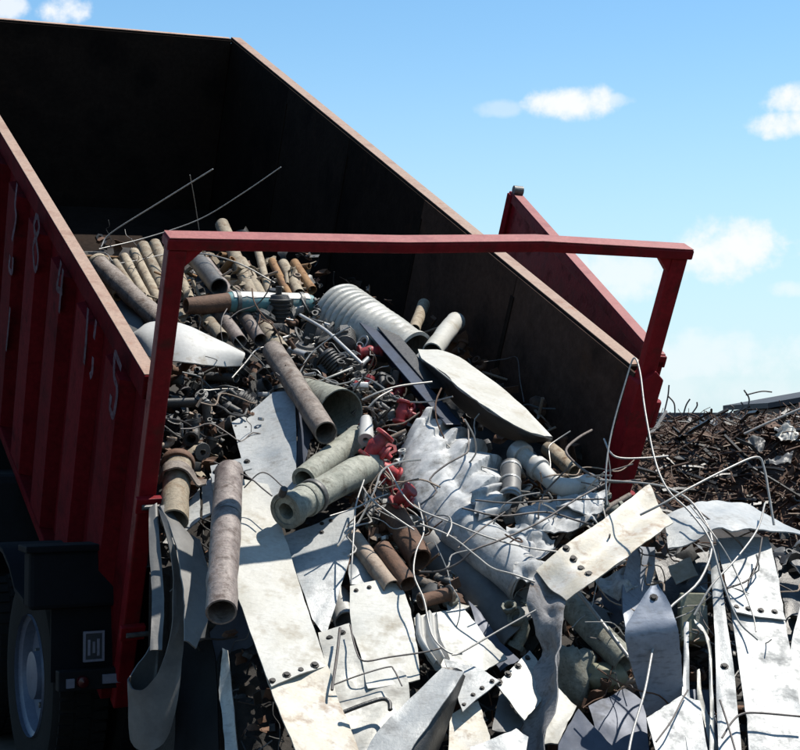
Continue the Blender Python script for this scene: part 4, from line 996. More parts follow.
wire('dark rod lying above the crumpled white sheets', [(475, 500, .24), (510, 503, .24), (560, 500, .24), (605, 499, .24)], .006, 'darkwire', group=W_)
wire('dark rod from the can to the twisted rail', [(462, 508, .3), (500, 516, .28), (545, 512, .26), (575, 520, .26), (595, 526, .28)], .007, 'darkwire', group=W_)
wire('thin dark wire crossing the smooth pipe upwards', [(458, 548, .3), (480, 530, .3), (505, 512, .3)], .005, 'darkwire', group=W_)
wire('pale rod from the drilled plate to the printed sheet', [(452, 655, .28), (462, 652, .28), (500, 630, .3), (536, 610, .33)], .0055, group=W_)
wire('bent wire outlining a step on the lower middle sheets', [(350, 625, .2), (356, 650, .24), (364, 661, .25), (390, 657, .25), (425, 652, .25), (442, 648, .25)], .005, 'darkwire', group=W_)
wire('bent wire making a corner on the white tab sheet', [(333, 685, .24), (360, 675, .25), (388, 667, .25), (394, 670, .25), (402, 686, .25)], .0045, 'darkwire', group=W_)
wire('thick black hooked rod on the lower middle sheet', [(344, 712, .25), (365, 704, .26), (382, 699, .26), (389, 702, .26), (390, 710, .26)], .010, 'black', name='hooked_rod', cat='rod', group=W_)
wire('dark rod lying down the drilled white tab', [(340, 628, .22), (337, 655, .24), (333, 682, .25), (332, 690, .25)], .007, 'darkwire', name='rod', cat='rod')
wire('pale wire hanging over the bright sheet in the middle', [(364, 480, .24), (356, 505, .26), (354, 530, .26), (352, 560, .24), (351, 584, .2)], .0055, group=W_)
wire('pale wire crossing left from the flanged pipe', [(330, 516, .3), (355, 508, .28), (372, 500, .26), (388, 494, .26)], .0055, group=W_)
wire('wire running down past the brown pipes to the printed sheet', [(418, 502, .26), (424, 530, .28), (416, 552, .28), (414, 575, .28), (424, 600, .28), (432, 635, .28), (448, 652, .28), (462, 654, .27)], .0055, group=W_)
wire('loop of wire around the red valve', [(362, 486, .22), (372, 500, .28), (392, 515, .28), (414, 530, .26)], .006, group=W_)
wire('twisted wire on the long cream strip', [(214, 462, .3), (232, 470, .3), (250, 478, .3), (262, 488, .28), (272, 496, .28)], .005, 'darkwire', group=W_)
wire('thin wire loop beside the flanged pipe mouth', [(244, 488, .26), (258, 474, .3), (268, 474, .3), (282, 486, .3)], .0045, 'darkwire', group=W_)
wire('pale curved strap crossing the black iron in the middle', [(318, 382, .16), (335, 375, .2), (352, 368, .2)], .007, 'cream', name='strap', cat='strap')
wire('pale branch like rod across the black iron toward the beam', [(362, 400, .2), (380, 392, .24), (400, 386, .26), (432, 382, .27)], .007, 'wire', name='rod', cat='rod')
wire('split pale rod beside the flared pipe mouth', [(368, 408, .2), (378, 398, .24), (392, 390, .25)], .007, 'wire', name='rod', cat='rod')
wire('long dark flat bar across the black iron', [(300, 315, .18), (325, 330, .2), (345, 348, .2), (362, 364, .18)], .012, 'bright', name='bar', cat='bar')
wire('bent pale wire at the left of the black iron', [(232, 378, .1), (246, 362, .12), (256, 350, .12), (268, 346, .12)], .006, group=W_)
wire('straight pale rod sticking up over the far scrap at the right edge', [D(744, 434, 9.0), D(772, 421, 9.0), D(830, 396, 9.0)], .012, group=W_)

# ------------------------------------------------------------------ small loose pieces: kinds
def k_elbow(n=10):
    q = MB(); pts = [Vector((-.5, 0, 0)), Vector((-.2, 0, 0)), Vector((.02, 0, .06)), Vector((.16, 0, .24)), Vector((.2, 0, .5))]
    q.tube(pts, .2, n, wall=.05)
    q.lathe([(.19, -.07), (.27, -.07), (.27, .07), (.19, .07)], (-.5, 0, 0), (1, 0, 0), n, True); q.lathe([(.19, -.07), (.27, -.07), (.27, .07), (.19, .07)], (.2, 0, .5), (.05, 0, 1), n, True); return q
def k_tee():
    q = MB(); q.tube([(-.55, 0, 0), (.55, 0, 0)], .2, 10, wall=.05); q.tube([(0, 0, .1), (0, 0, .5)], .18, 10, wall=.05)
    for c, a in (((-.55, 0, 0), (1, 0, 0)), ((.55, 0, 0), (1, 0, 0)), ((0, 0, .5), (0, 0, 1))): q.lathe([(.17, -.06), (.26, -.06), (.26, .06), (.17, .06)], c, a, 10, True)
    return q
def k_stub():
    q = MB(); q.tube([(-.8, 0, 0), (.8, 0, 0)], .2, 12, wall=.04); return q
def k_long():
    q = MB(); q.tube([(-1.6, 0, 0), (0, 0, .06), (1.6, 0, 0)], .13, 10, wall=.03); return q
def k_flange():
    q = MB(); q.lathe([(.2, -.1), (.55, -.1), (.57, -.08), (.57, .0), (.3, .03), (.27, .3), (.2, .3)], n=16, close=True)
    for k in range(6):
        a = k * math.pi / 3; q.lathe([(0, .07), (.06, .07), (.06, -.02)], (.43 * math.cos(a), .43 * math.sin(a), 0), n=6)
    return q
def k_nut():
    q = MB(); q.lathe([(.22, -.18), (.4, -.18), (.42, -.14), (.42, .14), (.4, .18), (.22, .18)], n=6, close=True); return q
def k_bracket():
    q = MB(); q.box((0, 0, 0), (1.1, .5, .05)); q.box((.53, 0, .275), (.05, .5, .5)); q.box((0, .0, .045), (.25, .2, .06)); return q
def k_wheel():
    q = MB(); pts = [Vector((.5 * math.cos(a), .5 * math.sin(a), 0)) for a in [2 * math.pi * i / 16 for i in range(17)]]; q.tube(pts, .06, 6, caps=False)
    for k in range(4):
        a = k * math.pi / 2; q.tube([(0, 0, 0), (.5 * math.cos(a), .5 * math.sin(a), 0)], .045, 5)
    q.lathe([(0, .1), (.12, .1), (.12, -.1), (0, -.1)], n=8); return q
def k_motor():
    q = MB(); pr = [(0, -.6), (.2, -.6), (.36, -.52)]
    for i in range(7): pr += [(.36, -.5 + i * .14), (.42, -.48 + i * .14), (.42, -.42 + i * .14), (.36, -.4 + i * .14)]
    pr += [(.3, .55), (.1, .58), (.1, .85), (0, .85)]; q.lathe(pr, n=14); q.box((0, .42, 0), (.3, .2, .5)); return q
def k_scrap(seed):
    q = MB(); n = 6; vs = []; fs = []
    for i in range(n + 1):
        for j in range(4):
            x = i / n * 1.8 - .9; y = (j / 3 - .5) * (.7 + .25 * math.sin(i * 2 + seed)); z = .35 * math.sin(x * 2 + seed) + .2 * noise.noise(Vector((x * 2, y * 3, seed)))
            vs.append(Vector((x, y, z)))
    k = len(vs); vs += [v + Vector((0, 0, -.03)) for v in vs]
    for i in range(n):
        for j in range(3):
            a = i * 4 + j; fs += [(a, a + 4, a + 5, a + 1), (a + k, a + k + 1, a + k + 5, a + k + 4)]
    for i in range(n): fs += [(i * 4, i * 4 + k, i * 4 + 4 + k, i * 4 + 4), (i * 4 + 3, i * 4 + 7, i * 4 + 7 + k, i * 4 + 3 + k)]
    for j in range(3): fs += [(j, j + 1, j + 1 + k, j + k), (n * 4 + j, n * 4 + j + k, n * 4 + j + 1 + k, n * 4 + j + 1)]
    q.add(vs, fs); return q
def k_chunk(seed):
    bm = bmesh.new(); bmesh.ops.create_icosphere(bm, subdivisions=2, radius=.45); q = MB()
    for v in bm.verts: v.co = Vector((max(-.3, min(.3, v.co.x)), max(-.26, min(.28, v.co.y)), max(-.2, min(.24, v.co.z))))
    vs = [v.co * (1 + .9 * noise.noise(v.co * 3 + Vector((seed, 1, 2)))) for v in bm.verts]
    vs = [Vector((v.x * 1.4, v.y, v.z * .7)) for v in vs]
    bm.verts.index_update(); q.add(vs, [tuple(v.index for v in f.verts) for f in bm.faces]); bm.free(); return q
def k_hook():
    q = MB(); q.tube(crom([Vector(p) for p in ((-1.4, 0, 0), (-.4, .1, .1), (.5, 0, .3), (1.0, .3, .1), (.8, .7, 0))], 4), .06, 6); return q
def k_curl(sd):
    r3 = random.Random(sd); q = MB(); p = Vector((-2.6, 0, 0)); pts = [p.copy()]; a = r3.uniform(-.6, .6)
    for i in range(6):
        a += r3.gauss(0, .55); p = p + Vector((math.cos(a), math.sin(a), r3.gauss(.05, .2))) * .9; pts.append(p.copy())
    q.tube(crom(pts, 3), .036, 5); return q
KIND = {'curl': (k_curl(1), 'curled_wire', 'curled wire'), 'curly': (k_curl(8), 'kinked_wire', 'kinked wire'), 'elbow': (k_elbow(), 'pipe_elbow', 'elbow fitting'), 'tee': (k_tee(), 'pipe_tee', 'tee fitting'), 'stub': (k_stub(), 'pipe_stub', 'pipe stub'), 'long': (k_long(), 'thin_pipe', 'thin pipe'),
        'flange': (k_flange(), 'pipe_flange', 'pipe flange'), 'nut': (k_nut(), 'hex_nut', 'hexagonal nut'), 'bracket': (k_bracket(), 'angle_bracket', 'angle bracket'), 'wheel': (k_wheel(), 'hand_wheel', 'hand wheel'),
        'motor': (k_motor(), 'finned_motor', 'finned motor'), 'scrap': (k_scrap(1.3), 'sheet_scrap', 'sheet scrap'), 'chunk': (k_chunk(3), 'iron_chunk', 'iron chunk'), 'hook': (k_hook(), 'bent_rod', 'bent rod')}
_mesh = {}
def small_mesh(kind, mat):
    key = (kind, mat)
    if key not in _mesh:
        mb = KIND[kind][0]; me = bpy.data.meshes.new(KIND[kind][1]); me.from_pydata([tuple(v) for v in mb.v], [], mb.f); me.materials.append(MT[mat])
        me.polygons.foreach_set('use_smooth', [True] * len(me.polygons))
        try: me.set_sharp_from_angle(angle=R_(22 if kind == 'chunk' else 40))
        except Exception: pass
        me.update(); _mesh[key] = me
    return _mesh[key]
ADJ = {'pipe': 'weathered brown', 'brownpipe': 'purplish brown', 'galv': 'light zinc', 'cream': 'cream', 'wire': 'pale steel', 'darkwire': 'dark steel', 'black': 'greasy black', 'darkgrey': 'grimy dark grey', 'bright': 'shiny alloy', 'rust': 'rusty brown', 'palerust': 'pale rusted', 'hydrant': 'red painted', 'white': 'chalky white', 'galvw': 'bright zinc', 'tan': 'dusty tan', 'greycast': 'grey green', 'orange': 'orange rusted', 'dullzinc': 'dull zinc'}
def inside(px, py, poly):
    c = False; n = len(poly)
    for i in range(n):
        x1, y1 = poly[i]; x2, y2 = poly[i - 1]
        if (y1 > py) != (y2 > py) and px < (x2 - x1) * (py - y1) / (y2 - y1) + x1: c = not c
    return c
rz = random.Random(11)
LAND = [('the teal tank', 250, 304), ('the white curved panel', 195, 345), ('the long leaning pipe', 300, 392), ('the flared pipe mouth', 341, 411), ('the pale culvert', 365, 310), ('the culvert end', 412, 345), ('the slanting angle beams', 405, 365),
        ('the dished plate', 490, 400), ('the larger red valve', 376, 446), ('the upper red valve', 402, 412), ('the small red valve', 403, 496), ('the crushed culvert', 450, 480), ('the smooth pale pipe', 495, 555), ('the flanged grey pipe', 325, 490),
        ('the brown hanging pipe', 406, 536), ('the broken brown pipe', 372, 562), ('the ridged can', 511, 483), ('the white crook pipe', 555, 475), ('the crumpled white sheet ball', 548, 520), ('the twisted rail', 590, 560), ('the twisted rail foot', 545, 670),
        ('the green grey pipe', 594, 630), ('the crumpled duct', 572, 676), ('the cast housing', 604, 676), ('the hanging strip', 660, 645), ('the olive box', 692, 620), ('the arched sheet', 720, 515), ('the wide white strip', 755, 590), ('the coupled pipe', 176, 490),
        ('the left frame post', 165, 330), ('the tall white sheet', 275, 440), ('the tall tan pipe', 235, 255), ('the orange pipes', 290, 275), ('the long dark pipe', 135, 298), ('the bolted cream sheet', 385, 625), ('the printed sheet', 455, 640), ('the drilled plate', 522, 685),
        ('the bent strip', 425, 715), ('the dull red valve', 370, 352), ('the crumpled brown scrap', 540, 402), ('the upright brown pipe', 225, 540), ('the rusty cylinder', 436, 598), ('the leaf shaped sheet', 636, 585)]
_used = {}
def where(px, py):
    n_, x, y = min(LAND, key=lambda q: math.hypot(q[1] - px, q[2] - py)); dx, dy = px - x, py - y
    far = 'close ' if math.hypot(dx, dy) < 18 else ''
    if abs(dx) > 2 * abs(dy): d = 'left of' if dx < 0 else 'right of'
    elif abs(dy) > 2 * abs(dx): d = 'above' if dy < 0 else 'below'
    else: d = ('above and ' if dy < 0 else 'below and ') + ('left of' if dx < 0 else 'right of')
    return f'{far}{d} {n_}'
def zone(place, poly, n, mix, size, off, bits=None):
    xs = [p[0] for p in poly]; ys = [p[1] for p in poly]; k = 0
    while k < n:
        px, py = rz.uniform(min(xs), max(xs)), rz.uniform(min(ys), max(ys))
        if not inside(px, py, poly): continue
        kind, mat = rz.choice(mix)
        p = P(px, py, rz.uniform(*off))
        l = to_local(p)
        if l.y > -.1 and (l.x < .1 or l.x > WID - .1): k += .2; continue
        s = rz.uniform(*size) * mpp(p)
        if kind in ('long', 'hook', 'stub', 'scrap'): s *= .75
        M = Matrix.Translation(p) @ Matrix.Rotation(rz.uniform(0, 6.28), 4, 'Z') @ Matrix.Rotation(rz.gauss(0, .6), 4, 'X') @ Matrix.Rotation(rz.gauss(0, .6), 4, 'Y') @ Matrix.Diagonal((s * rz.uniform(.8, 1.25), s * rz.uniform(.85, 1.15), s * rz.uniform(.85, 1.15), 1))
        o = bpy.data.objects.new(KIND[kind][1], small_mesh(kind, mat)); COL.objects.link(o); o.matrix_world = M
        lb_ = f'{ADJ[mat]} {KIND[kind][2]} {where(px, py)}'
        tag(o, lb_, KIND[kind][2], _used.setdefault(lb_, f'{KIND[kind][2]}s {place}'))
        k += 1
IRON = [('elbow', 'black'), ('tee', 'black'), ('motor', 'black'), ('stub', 'darkgrey'), ('flange', 'darkgrey'), ('nut', 'black'), ('bracket', 'black'), ('wheel', 'darkgrey'), ('elbow', 'bright'), ('stub', 'bright'), ('motor', 'darkgrey'), ('hook', 'bright'), ('nut', 'bright'), ('chunk', 'black')]
zone('in the black iron between the teal tank and the beams', [(250, 300), (310, 296), (350, 310), (372, 345), (400, 400), (380, 425), (345, 385), (300, 385), (268, 340)], 105, IRON, (14, 27), (-.06, .13))
zone('in the dark pocket right of the left frame post', [(172, 368), (240, 368), (268, 360), (290, 420), (272, 392), (230, 425), (205, 470), (168, 450)], 60, [('motor', 'black'), ('elbow', 'black'), ('chunk', 'black'), ('flange', 'black'), ('bracket', 'black'), ('stub', 'darkgrey'), ('tee', 'darkgrey'), ('hook', 'darkgrey'), ('elbow', 'rust'), ('chunk', 'rust')], (18, 34), (-.10, .04))
zone('in the jumble around the red valves', [(345, 385), (400, 370), (440, 425), (405, 440), (400, 500), (380, 480), (345, 430)], 60, [('elbow', 'darkgrey'), ('tee', 'rust'), ('nut', 'hydrant'), ('elbow', 'hydrant'), ('stub', 'palerust'), ('flange', 'rust'), ('hook', 'bright'), ('chunk', 'black'), ('bracket', 'darkgrey'), ('elbow', 'white')], (12, 24), (-.06, .10))
zone('among the brown pipes below the valves', [(355, 478), (400, 500), (440, 560), (460, 600), (420, 610), (398, 575), (352, 535)], 55, [('elbow', 'rust'), ('stub', 'palerust'), ('hook', 'rust'), ('chunk', 'rust'), ('tee', 'darkgrey'), ('scrap', 'palerust'), ('bracket', 'rust'), ('nut', 'greycast'), ('long', 'palerust')], (13, 26), (-.08, .08))
zone('beside the can and the crumpled white sheets', [(495, 470), (540, 462), (610, 490), (600, 520), (560, 545), (520, 540), (485, 500)], 55, [('scrap', 'galvw'), ('elbow', 'rust'), ('stub', 'palerust'), ('hook', 'darkgrey'), ('chunk', 'rust'), ('bracket', 'dullzinc'), ('elbow', 'white'), ('tee', 'rust')], (12, 24), (-.06, .08))
zone('in the gap right of the twisted rail', [(565, 585), (620, 585), (630, 640), (640, 700), (600, 720), (560, 680), (600, 650)], 55, [('elbow', 'rust'), ('hook', 'rust'), ('chunk', 'rust'), ('stub', 'palerust'), ('scrap', 'dullzinc'), ('elbow', 'greycast'), ('bracket', 'rust')], (11, 24), (-.12, .06))
zone('among the tan pipes at the back of the load', [(95, 258), (160, 245), (230, 250), (310, 268), (300, 300), (200, 300), (170, 330), (130, 300)], 60, [('long', 'tan'), ('stub', 'tan'), ('stub', 'orange'), ('scrap', 'tan'), ('elbow', 'palerust'), ('long', 'orange'), ('chunk', 'tan')], (12, 24), (-.08, .03))
zone('in the shade along the right inner wall', [(430, 320), (470, 350), (560, 430), (600, 470), (560, 450), (500, 400), (440, 350)], 30, [('scrap', 'rust'), ('bracket', 'rust'), ('elbow', 'rust'), ('hook', 'darkgrey'), ('long', 'palerust')], (10, 22), (-.1, .02))
zone('under the arched sheet at the right', [(640, 545), (715, 548), (712, 700), (690, 700), (660, 600)], 32, [('scrap', 'dullzinc'), ('chunk', 'black'), ('hook', 'darkgrey'), ('bracket', 'dullzinc'), ('elbow', 'rust')], (14, 28), (-.14, .04))
zone('by the right edge above the strip', [(770, 545), (800, 545), (800, 640), (788, 640)], 16, [('scrap', 'dullzinc'), ('hook', 'bright'), ('chunk', 'black'), ('elbow', 'darkgrey')], (12, 24), (-.1, .06))
zone('in the hollow beside the coupled pipe', [(160, 430), (210, 440), (215, 470), (200, 490), (160, 470)], 22, [('chunk', 'rust'), ('elbow', 'palerust'), ('bracket', 'rust'), ('scrap', 'tan'), ('nut', 'darkgrey')], (14, 26), (-.06, .06))
zone('in the gaps between the lower sheets', [(330, 580), (430, 590), (520, 660), (520, 745), (440, 745), (330, 720)], 34, [('chunk', 'black'), ('hook', 'darkgrey'), ('elbow', 'darkgrey'), ('scrap', 'dullzinc'), ('stub', 'rust')], (12, 26), (-.12, .02))

WIRES = [('curl', 'wire'), ('curly', 'wire'), ('curl', 'darkwire'), ('curly', 'darkwire'), ('curl', 'palerust'), ('curly', 'rust')]
zone('over the middle of the heap', [(345, 380), (440, 430), (620, 480), (640, 560), (520, 560), (430, 600), (350, 520)], 40, WIRES, (16, 30), (.06, .2))
zone('over the black iron and the dark pocket', [(170, 370), (260, 300), (350, 310), (400, 380), (340, 400), (240, 440), (170, 450)], 24, WIRES, (12, 24), (.04, .14))
zone('over the lower right of the heap', [(560, 590), (640, 560), (700, 540), (800, 540), (800, 640), (700, 720), (600, 720)], 30, WIRES, (14, 26), (.02, .2))
FINE = [('elbow', 'darkgrey'), ('nut', 'bright'), ('stub', 'palerust'), ('hook', 'bright'), ('tee', 'black'), ('bracket', 'rust'), ('flange', 'darkgrey'), ('stub', 'bright'), ('scrap', 'palerust'), ('long', 'darkgrey'), ('elbow', 'rust')]
zone('crammed between the larger iron pieces', [(250, 300), (310, 296), (350, 310), (372, 345), (400, 400), (380, 425), (345, 385), (300, 385), (268, 340)], 80, FINE, (7, 14), (.03, .15))
zone('crammed about the red valves', [(345, 385), (400, 370), (440, 425), (405, 440), (400, 500), (440, 560), (380, 540), (345, 430)], 70, FINE, (7, 14), (.02, .13))
zone('crammed under the curved panel', [(172, 368), (240, 368), (290, 420), (230, 425), (205, 470), (168, 450)], 40, FINE, (8, 16), (-.02, .08))
zone('crammed along the tan pipes', [(95, 262), (160, 250), (230, 255), (310, 272), (300, 345), (200, 330), (170, 330), (130, 300)], 60, [('stub', 'tan'), ('long', 'tan'), ('elbow', 'palerust'), ('hook', 'palerust'), ('scrap', 'tan'), ('stub', 'orange'), ('long', 'palerust'), ('curl', 'palerust')], (8, 16), (.0, .08))
MIDD = [('stub', 'pipe'), ('stub', 'greycast'), ('long', 'pipe'), ('scrap', 'dullzinc'), ('bracket', 'dullzinc'), ('elbow', 'greycast'), ('stub', 'rust'), ('long', 'darkgrey'), ('scrap', 'black')]
MID = [('stub', 'pipe'), ('stub', 'greycast'), ('long', 'brownpipe'), ('long', 'pipe'), ('scrap', 'galv'), ('scrap', 'dullzinc'), ('scrap', 'cream'), ('bracket', 'dullzinc'), ('elbow', 'greycast'), ('stub', 'rust')]
zone('packed in the lower centre of the heap', [(345, 470), (400, 480), (440, 560), (520, 600), (540, 640), (470, 620), (400, 600), (350, 560)], 34, MID, (26, 44), (-.12, .03))
zone('packed below the crook pipe', [(490, 500), (560, 480), (615, 490), (600, 560), (520, 560)], 22, MID, (22, 36), (-.10, .02))
zone('packed under the hanging strips', [(560, 590), (660, 560), (715, 560), (710, 740), (600, 740), (560, 700)], 26, MIDD, (28, 46), (-.14, .0))
zone('packed between the valves and the black iron', [(300, 380), (350, 350), (400, 400), (400, 440), (350, 440)], 20, MID, (18, 32), (-.10, .02))

# loose fines and bits filling the heap (uncountable)
def scatter(name, label, count, test, mats_kinds, smin, smax, mat):
    verts = []; faces = []
    protos = [KIND[k][0] for k in mats_kinds]
    mb = MB()
    for _ in range(count):
        q = test()
        if q is None: continue
        pr = rz.choice(protos); s = rz.uniform(smin, smax)
        M = Matrix.Translation(q) @ Matrix.Rotation(rz.uniform(0, 6.28), 4, 'Z') @ Matrix.Rotation(rz.gauss(0, .8), 4, 'X') @ Matrix.Rotation(rz.gauss(0, .8), 4, 'Y') @ Matrix.Scale(s, 4)
        b = len(mb.v); mb.v += [M @ v for v in pr.v]; mb.f += [tuple(i + b for i in f) for f in pr.f]
    mb.m = [0] * len(mb.f)
    return stuff(tag(obj(name, mb, mat, angle=50), label, 'scrap'))
def on_heap():
    px, py = rz.uniform(90, 830), rz.uniform(235, 790)
    if py < 240 + max(0, px - 300) * .7 and px > 300: return None
    if px < 160 and py > 330 - (160 - px) * 0: return None
    p = P(px, py, rz.uniform(-.22, -.05)); l = to_local(p)
    if l.y > -.1 and (l.x < .08 or l.x > WID - .08 or l.z < .05): return None
    if l.y <= -.1 and l.x < .12: return None
    if p.z < .05: return None
    return p
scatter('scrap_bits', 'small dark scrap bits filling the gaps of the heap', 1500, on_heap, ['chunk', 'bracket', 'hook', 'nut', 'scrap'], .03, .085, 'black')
scatter('rusty_bits', 'small rusty scrap bits filling the gaps of the heap', 650, on_heap, ['hook', 'chunk', 'scrap', 'bracket', 'stub'], .03, .08, 'rust')
scatter('pale_bits', 'small pale metal bits scattered through the heap', 380, on_heap, ['hook', 'scrap', 'curl', 'bracket'], .025, .06, 'dullzinc')

# ------------------------------------------------------------------ far scrap yard behind on the right
q = MB(); nx, ny = 120, 40; hv = []
def far_z(X, Y):
    base = 1.74
    z = base * min(1, max(0, (Y - 10.0 - .5 * noise.noise(Vector((X * .6, 2, 0)))) / 1.5)) ** .75 + .10 * noise.fractal(Vector((X * .7, Y * .7, 5)), 1, 2, 5) - .12
    if X > 2.4: z += .10 * min(1, (X - 2.4) / 1.0)
    return z
for j in range(ny + 1):
    for i in range(nx + 1):
        X = -1 + 19 * i / nx; Y = 9.4 + 11 * j / ny
        z = far_z(X, Y)
        if Y > 17: z -= (Y - 17) * .8
        lo = to_local(Vector((X, Y, z)))
        if lo.x < 2.9 and lo.y > -.5: z = -.3
        hv.append(Vector((X, Y, z)))
hf = []
for j in range(ny):
    for i in range(nx):
        a = j * (nx + 1) + i; f = (a, a + 1, a + nx + 2, a + nx + 1)
        if max(hv[k].z for k in f) < -.05 or min(hv[k].z for k in f) < -.25: continue
        hf.append(f)
q.add(hv, hf)
stuff(tag(obj('far_scrap_heap', q, 'heap', origin=0), 'brown mound of tangled scrap beyond the container', 'scrap heap'))
def far_strips(count, mat, label, rmin, rmax, lmin, lmax, name):
    mb = MB()
    for _ in range(count):
        X, Y = rz.uniform(1.2, 7), rz.choice((rz.uniform(9.7, 12.2), rz.uniform(9.7, 12.2), rz.uniform(12, 15.5)))
        lo = to_local(Vector((X, Y, 1)))
        if lo.x < 3.0 and lo.y > -.5: continue
        p = Vector((X, Y, far_z(X, Y) + rz.uniform(-.02, .06))); L = rz.uniform(lmin, lmax); a = rz.uniform(0, 6.28); e = rz.gauss(0, .35)
        d = Vector((math.cos(a) * math.cos(e), math.sin(a) * math.cos(e), math.sin(e))); bn = Vector((rz.gauss(0, .13), rz.gauss(0, .13), abs(rz.gauss(0, .1)))) * L
        pts = [p + d * L * (t_ - .5) + bn * (1 - (2 * t_ - 1) ** 2) * .5 for t_ in (0, .25, .5, .75, 1)]
        mb.tube(pts, rz.uniform(rmin, rmax), 4, caps=False)
    return stuff(tag(obj(name, mb, mat, angle=60), label, 'scrap'))
far_strips(5200, 'farscrap', 'tangled brown strips and rods on the far scrap mound', .003, .011, .1, .6, 'far_tangle')
far_strips(1100, 'palerust', 'paler wires tangled over the far scrap mound', .003, .007, .1, .6, 'far_wires')
far_strips(700, 'black', 'black cables tangled over the far scrap mound', .008, .02, .3, .9, 'far_cables')
def on_far():
    X, Y = rz.uniform(1.2, 6.5), rz.choice((rz.uniform(9.7, 12.0), rz.uniform(9.7, 12.0), rz.uniform(12, 15))); lo = to_local(Vector((X, Y, 1)))
    if lo.x < 3.0 and lo.y > -.5: return None
    return Vector((X, Y, far_z(X, Y) + rz.uniform(-.03, .05)))
scatter('far_plates', 'bent rusty plates and chunks littering the far scrap mound', 800, on_far, ['scrap', 'chunk', 'bracket', 'stub'], .04, .15, 'rust')
scatter('far_dark_plates', 'dark plates and chunks littering the far scrap mound', 500, on_far, ['scrap', 'chunk', 'bracket', 'elbow'], .04, .14, 'darkgrey')
scatter('far_curls', 'thin brown wires curling out of the far scrap mound', 1500, on_far, ['curl', 'curly', 'hook'], .05, .11, 'rust')
scatter('far_pale_curls', 'thin pale wires curling out of the far scrap mound', 420, on_far, ['curl', 'curly'], .05, .10, 'palerust')
scatter('far_pale_plates', 'pale plates littering the far scrap mound', 160, on_far, ['scrap', 'chunk', 'bracket'], .03, .1, 'palerust')
wire('curled pale ring of wire on the far mound', [D(740, 425, 12), D(728, 430, 12), D(730, 438, 12), D(742, 440, 12), D(752, 446, 12)], .02)
wire('whitish pipe lying on top of the far mound', [D(711, 423, 13), D(720, 420, 13), D(727, 423, 13)], .03, 'white', name='pipe', cat='pipe')
crumpled('crumpled grey sheet on the far mound near the right edge', [D(748, 440, 11.4), D(757, 437, 11.4), D(765, 441, 11.4)], [D(749, 449, 11.3), D(757, 452, 11.25), D(764, 449, 11.3)], 'dullzinc', 6)
crumpled('crumpled pale sheet at the right edge of the far mound, upper one', [D(774, 428, 11.4), D(786, 424, 11.4), D(800, 428, 11.4)], [D(776, 436, 11.3), D(787, 440, 11.25), D(798, 437, 11.3)], 'galv', 7)
crumpled('crumpled pale sheet at the right edge of the far mound, lower one', [D(768, 459, 10.9), D(780, 456, 10.9), D(792, 459, 10.9)], [D(770, 465, 10.8), D(781, 468, 10.8), D(790, 466, 10.8)], 'dullzinc', 8)
rs_ = random.Random(5)
for i, (x, y, tx, ty) in enumerate([(664, 408, 669, 385), (675, 410, 668, 396), (690, 411, 697, 402), (745, 409, 744, 390), (746, 390, 772, 392), (728, 411, 730, 405), (655, 412, 650, 395), (683, 411, 690, 399), (735, 411, 741, 402)]):
    a, b = D(x, y + 5, 13.5), D(tx, ty, 13.5)
    wire(f'thin twig of wire on the skyline of the far mound, number {i + 1} from the hinge post' if False else ['tallest thin wire on the far skyline', 'leaning wire beside the tallest far wire', 'short curved wire in mid skyline', 'upright wire below the square bent far wire', 'square bent wire on the far skyline', 'tiny wire stub on the far skyline', 'leaning wire nearest the hinge post on the skyline', 'short forked wire on the far skyline', 'short wire stub left of the square bent wire'][i], [a, a.lerp(b, .5) + Vector((rs_.uniform(-.05, .05), 0, .02)), b], .011, 'darkwire')
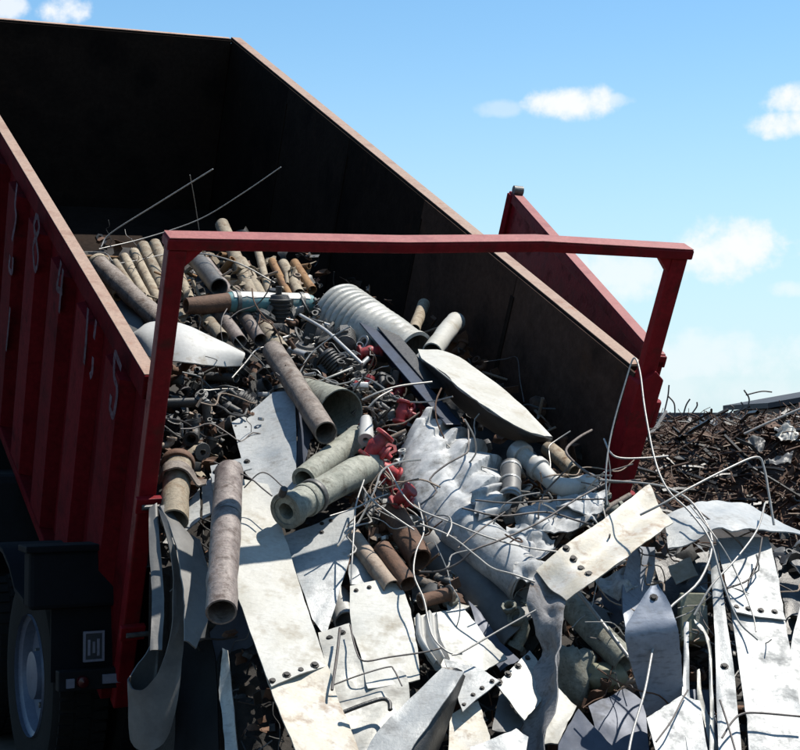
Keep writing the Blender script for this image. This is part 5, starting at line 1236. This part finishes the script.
# far low building and wall along the skyline
fw = thing('warehouse', 'long low dark roofed warehouse on the skyline', 'building', Matrix.Translation((22, 75, 0)))
m = MB(); m.box((0, 0, 1.05), (44, 10, 2.1)); obj('wall', m, 'shed', fw, False)
m = MB(); m.box((0, 0, 2.22), (45, 11, .24)); obj('roof', m, 'farroof', fw, False)
sh = thing('shed', 'grey shed with sloping roof at the right edge of the skyline', 'building', Matrix.Translation(D(800, 425, 26) - Vector((0, 0, 1.75))))
m = MB(); vs = [(-.85, -1.5, 0), (2.4, -1.5, 0), (2.4, 1.5, 0), (-.85, 1.5, 0), (-.85, -1.5, 2.02), (2.4, -1.5, 2.6), (2.4, 1.5, 2.6), (-.85, 1.5, 2.02)]
m.add(vs, [(3, 2, 1, 0), (4, 5, 6, 7), (0, 1, 5, 4), (1, 2, 6, 5), (2, 3, 7, 6), (3, 0, 4, 7)]); obj('wall', m, 'shed', sh, False)
m = MB(); vs = [(-1.0, -1.7, 2.03), (2.6, -1.7, 2.67), (2.6, 1.7, 2.67), (-1.0, 1.7, 2.03)]; vs += [(a, b, c + .09) for a, b, c in vs]
m.add(vs, [(3, 2, 1, 0), (4, 5, 6, 7), (0, 1, 5, 4), (1, 2, 6, 5), (2, 3, 7, 6), (3, 0, 4, 7)]); obj('roof', m, 'farroof', sh, False)
for o in bpy.data.objects:
    if '_world' in o: del o['_world']

# things whose labels still coincide are told apart by their place from left to right
bpy.context.view_layer.update()
_by = {}
for o in bpy.data.objects:
    if o.parent is None and 'label' in o and 'group' in o: _by.setdefault(o['label'], []).append(o)
_ORD = {2: ['left one of the pair', 'right one of the pair'], 3: ['leftmost of three', 'middle of three', 'rightmost of three'], 4: ['leftmost of four', 'second of four from left', 'third of four from left', 'rightmost of four'],
        5: ['leftmost of five', 'second of five', 'middle of five', 'fourth of five', 'rightmost of five']}
for lb2, os_ in _by.items():
    if 2 <= len(os_) <= 5:
        lb2 = lb2.replace(' and left of', ' left of').replace(' and right of', ' right of')
        os_.sort(key=lambda o: (o.matrix_world.translation.x) / o.matrix_world.translation.y)
        for o, wd_ in zip(os_, _ORD[len(os_)]):
            if len((lb2 + ' ' + wd_).split()) <= 16: o['label'] = f'{lb2}, {wd_}'
            elif len((lb2 + ' ' + wd_.replace(' one of the pair', ' of two')).split()) <= 16: o['label'] = f'{lb2}, ' + wd_.replace(' one of the pair', ' of two')
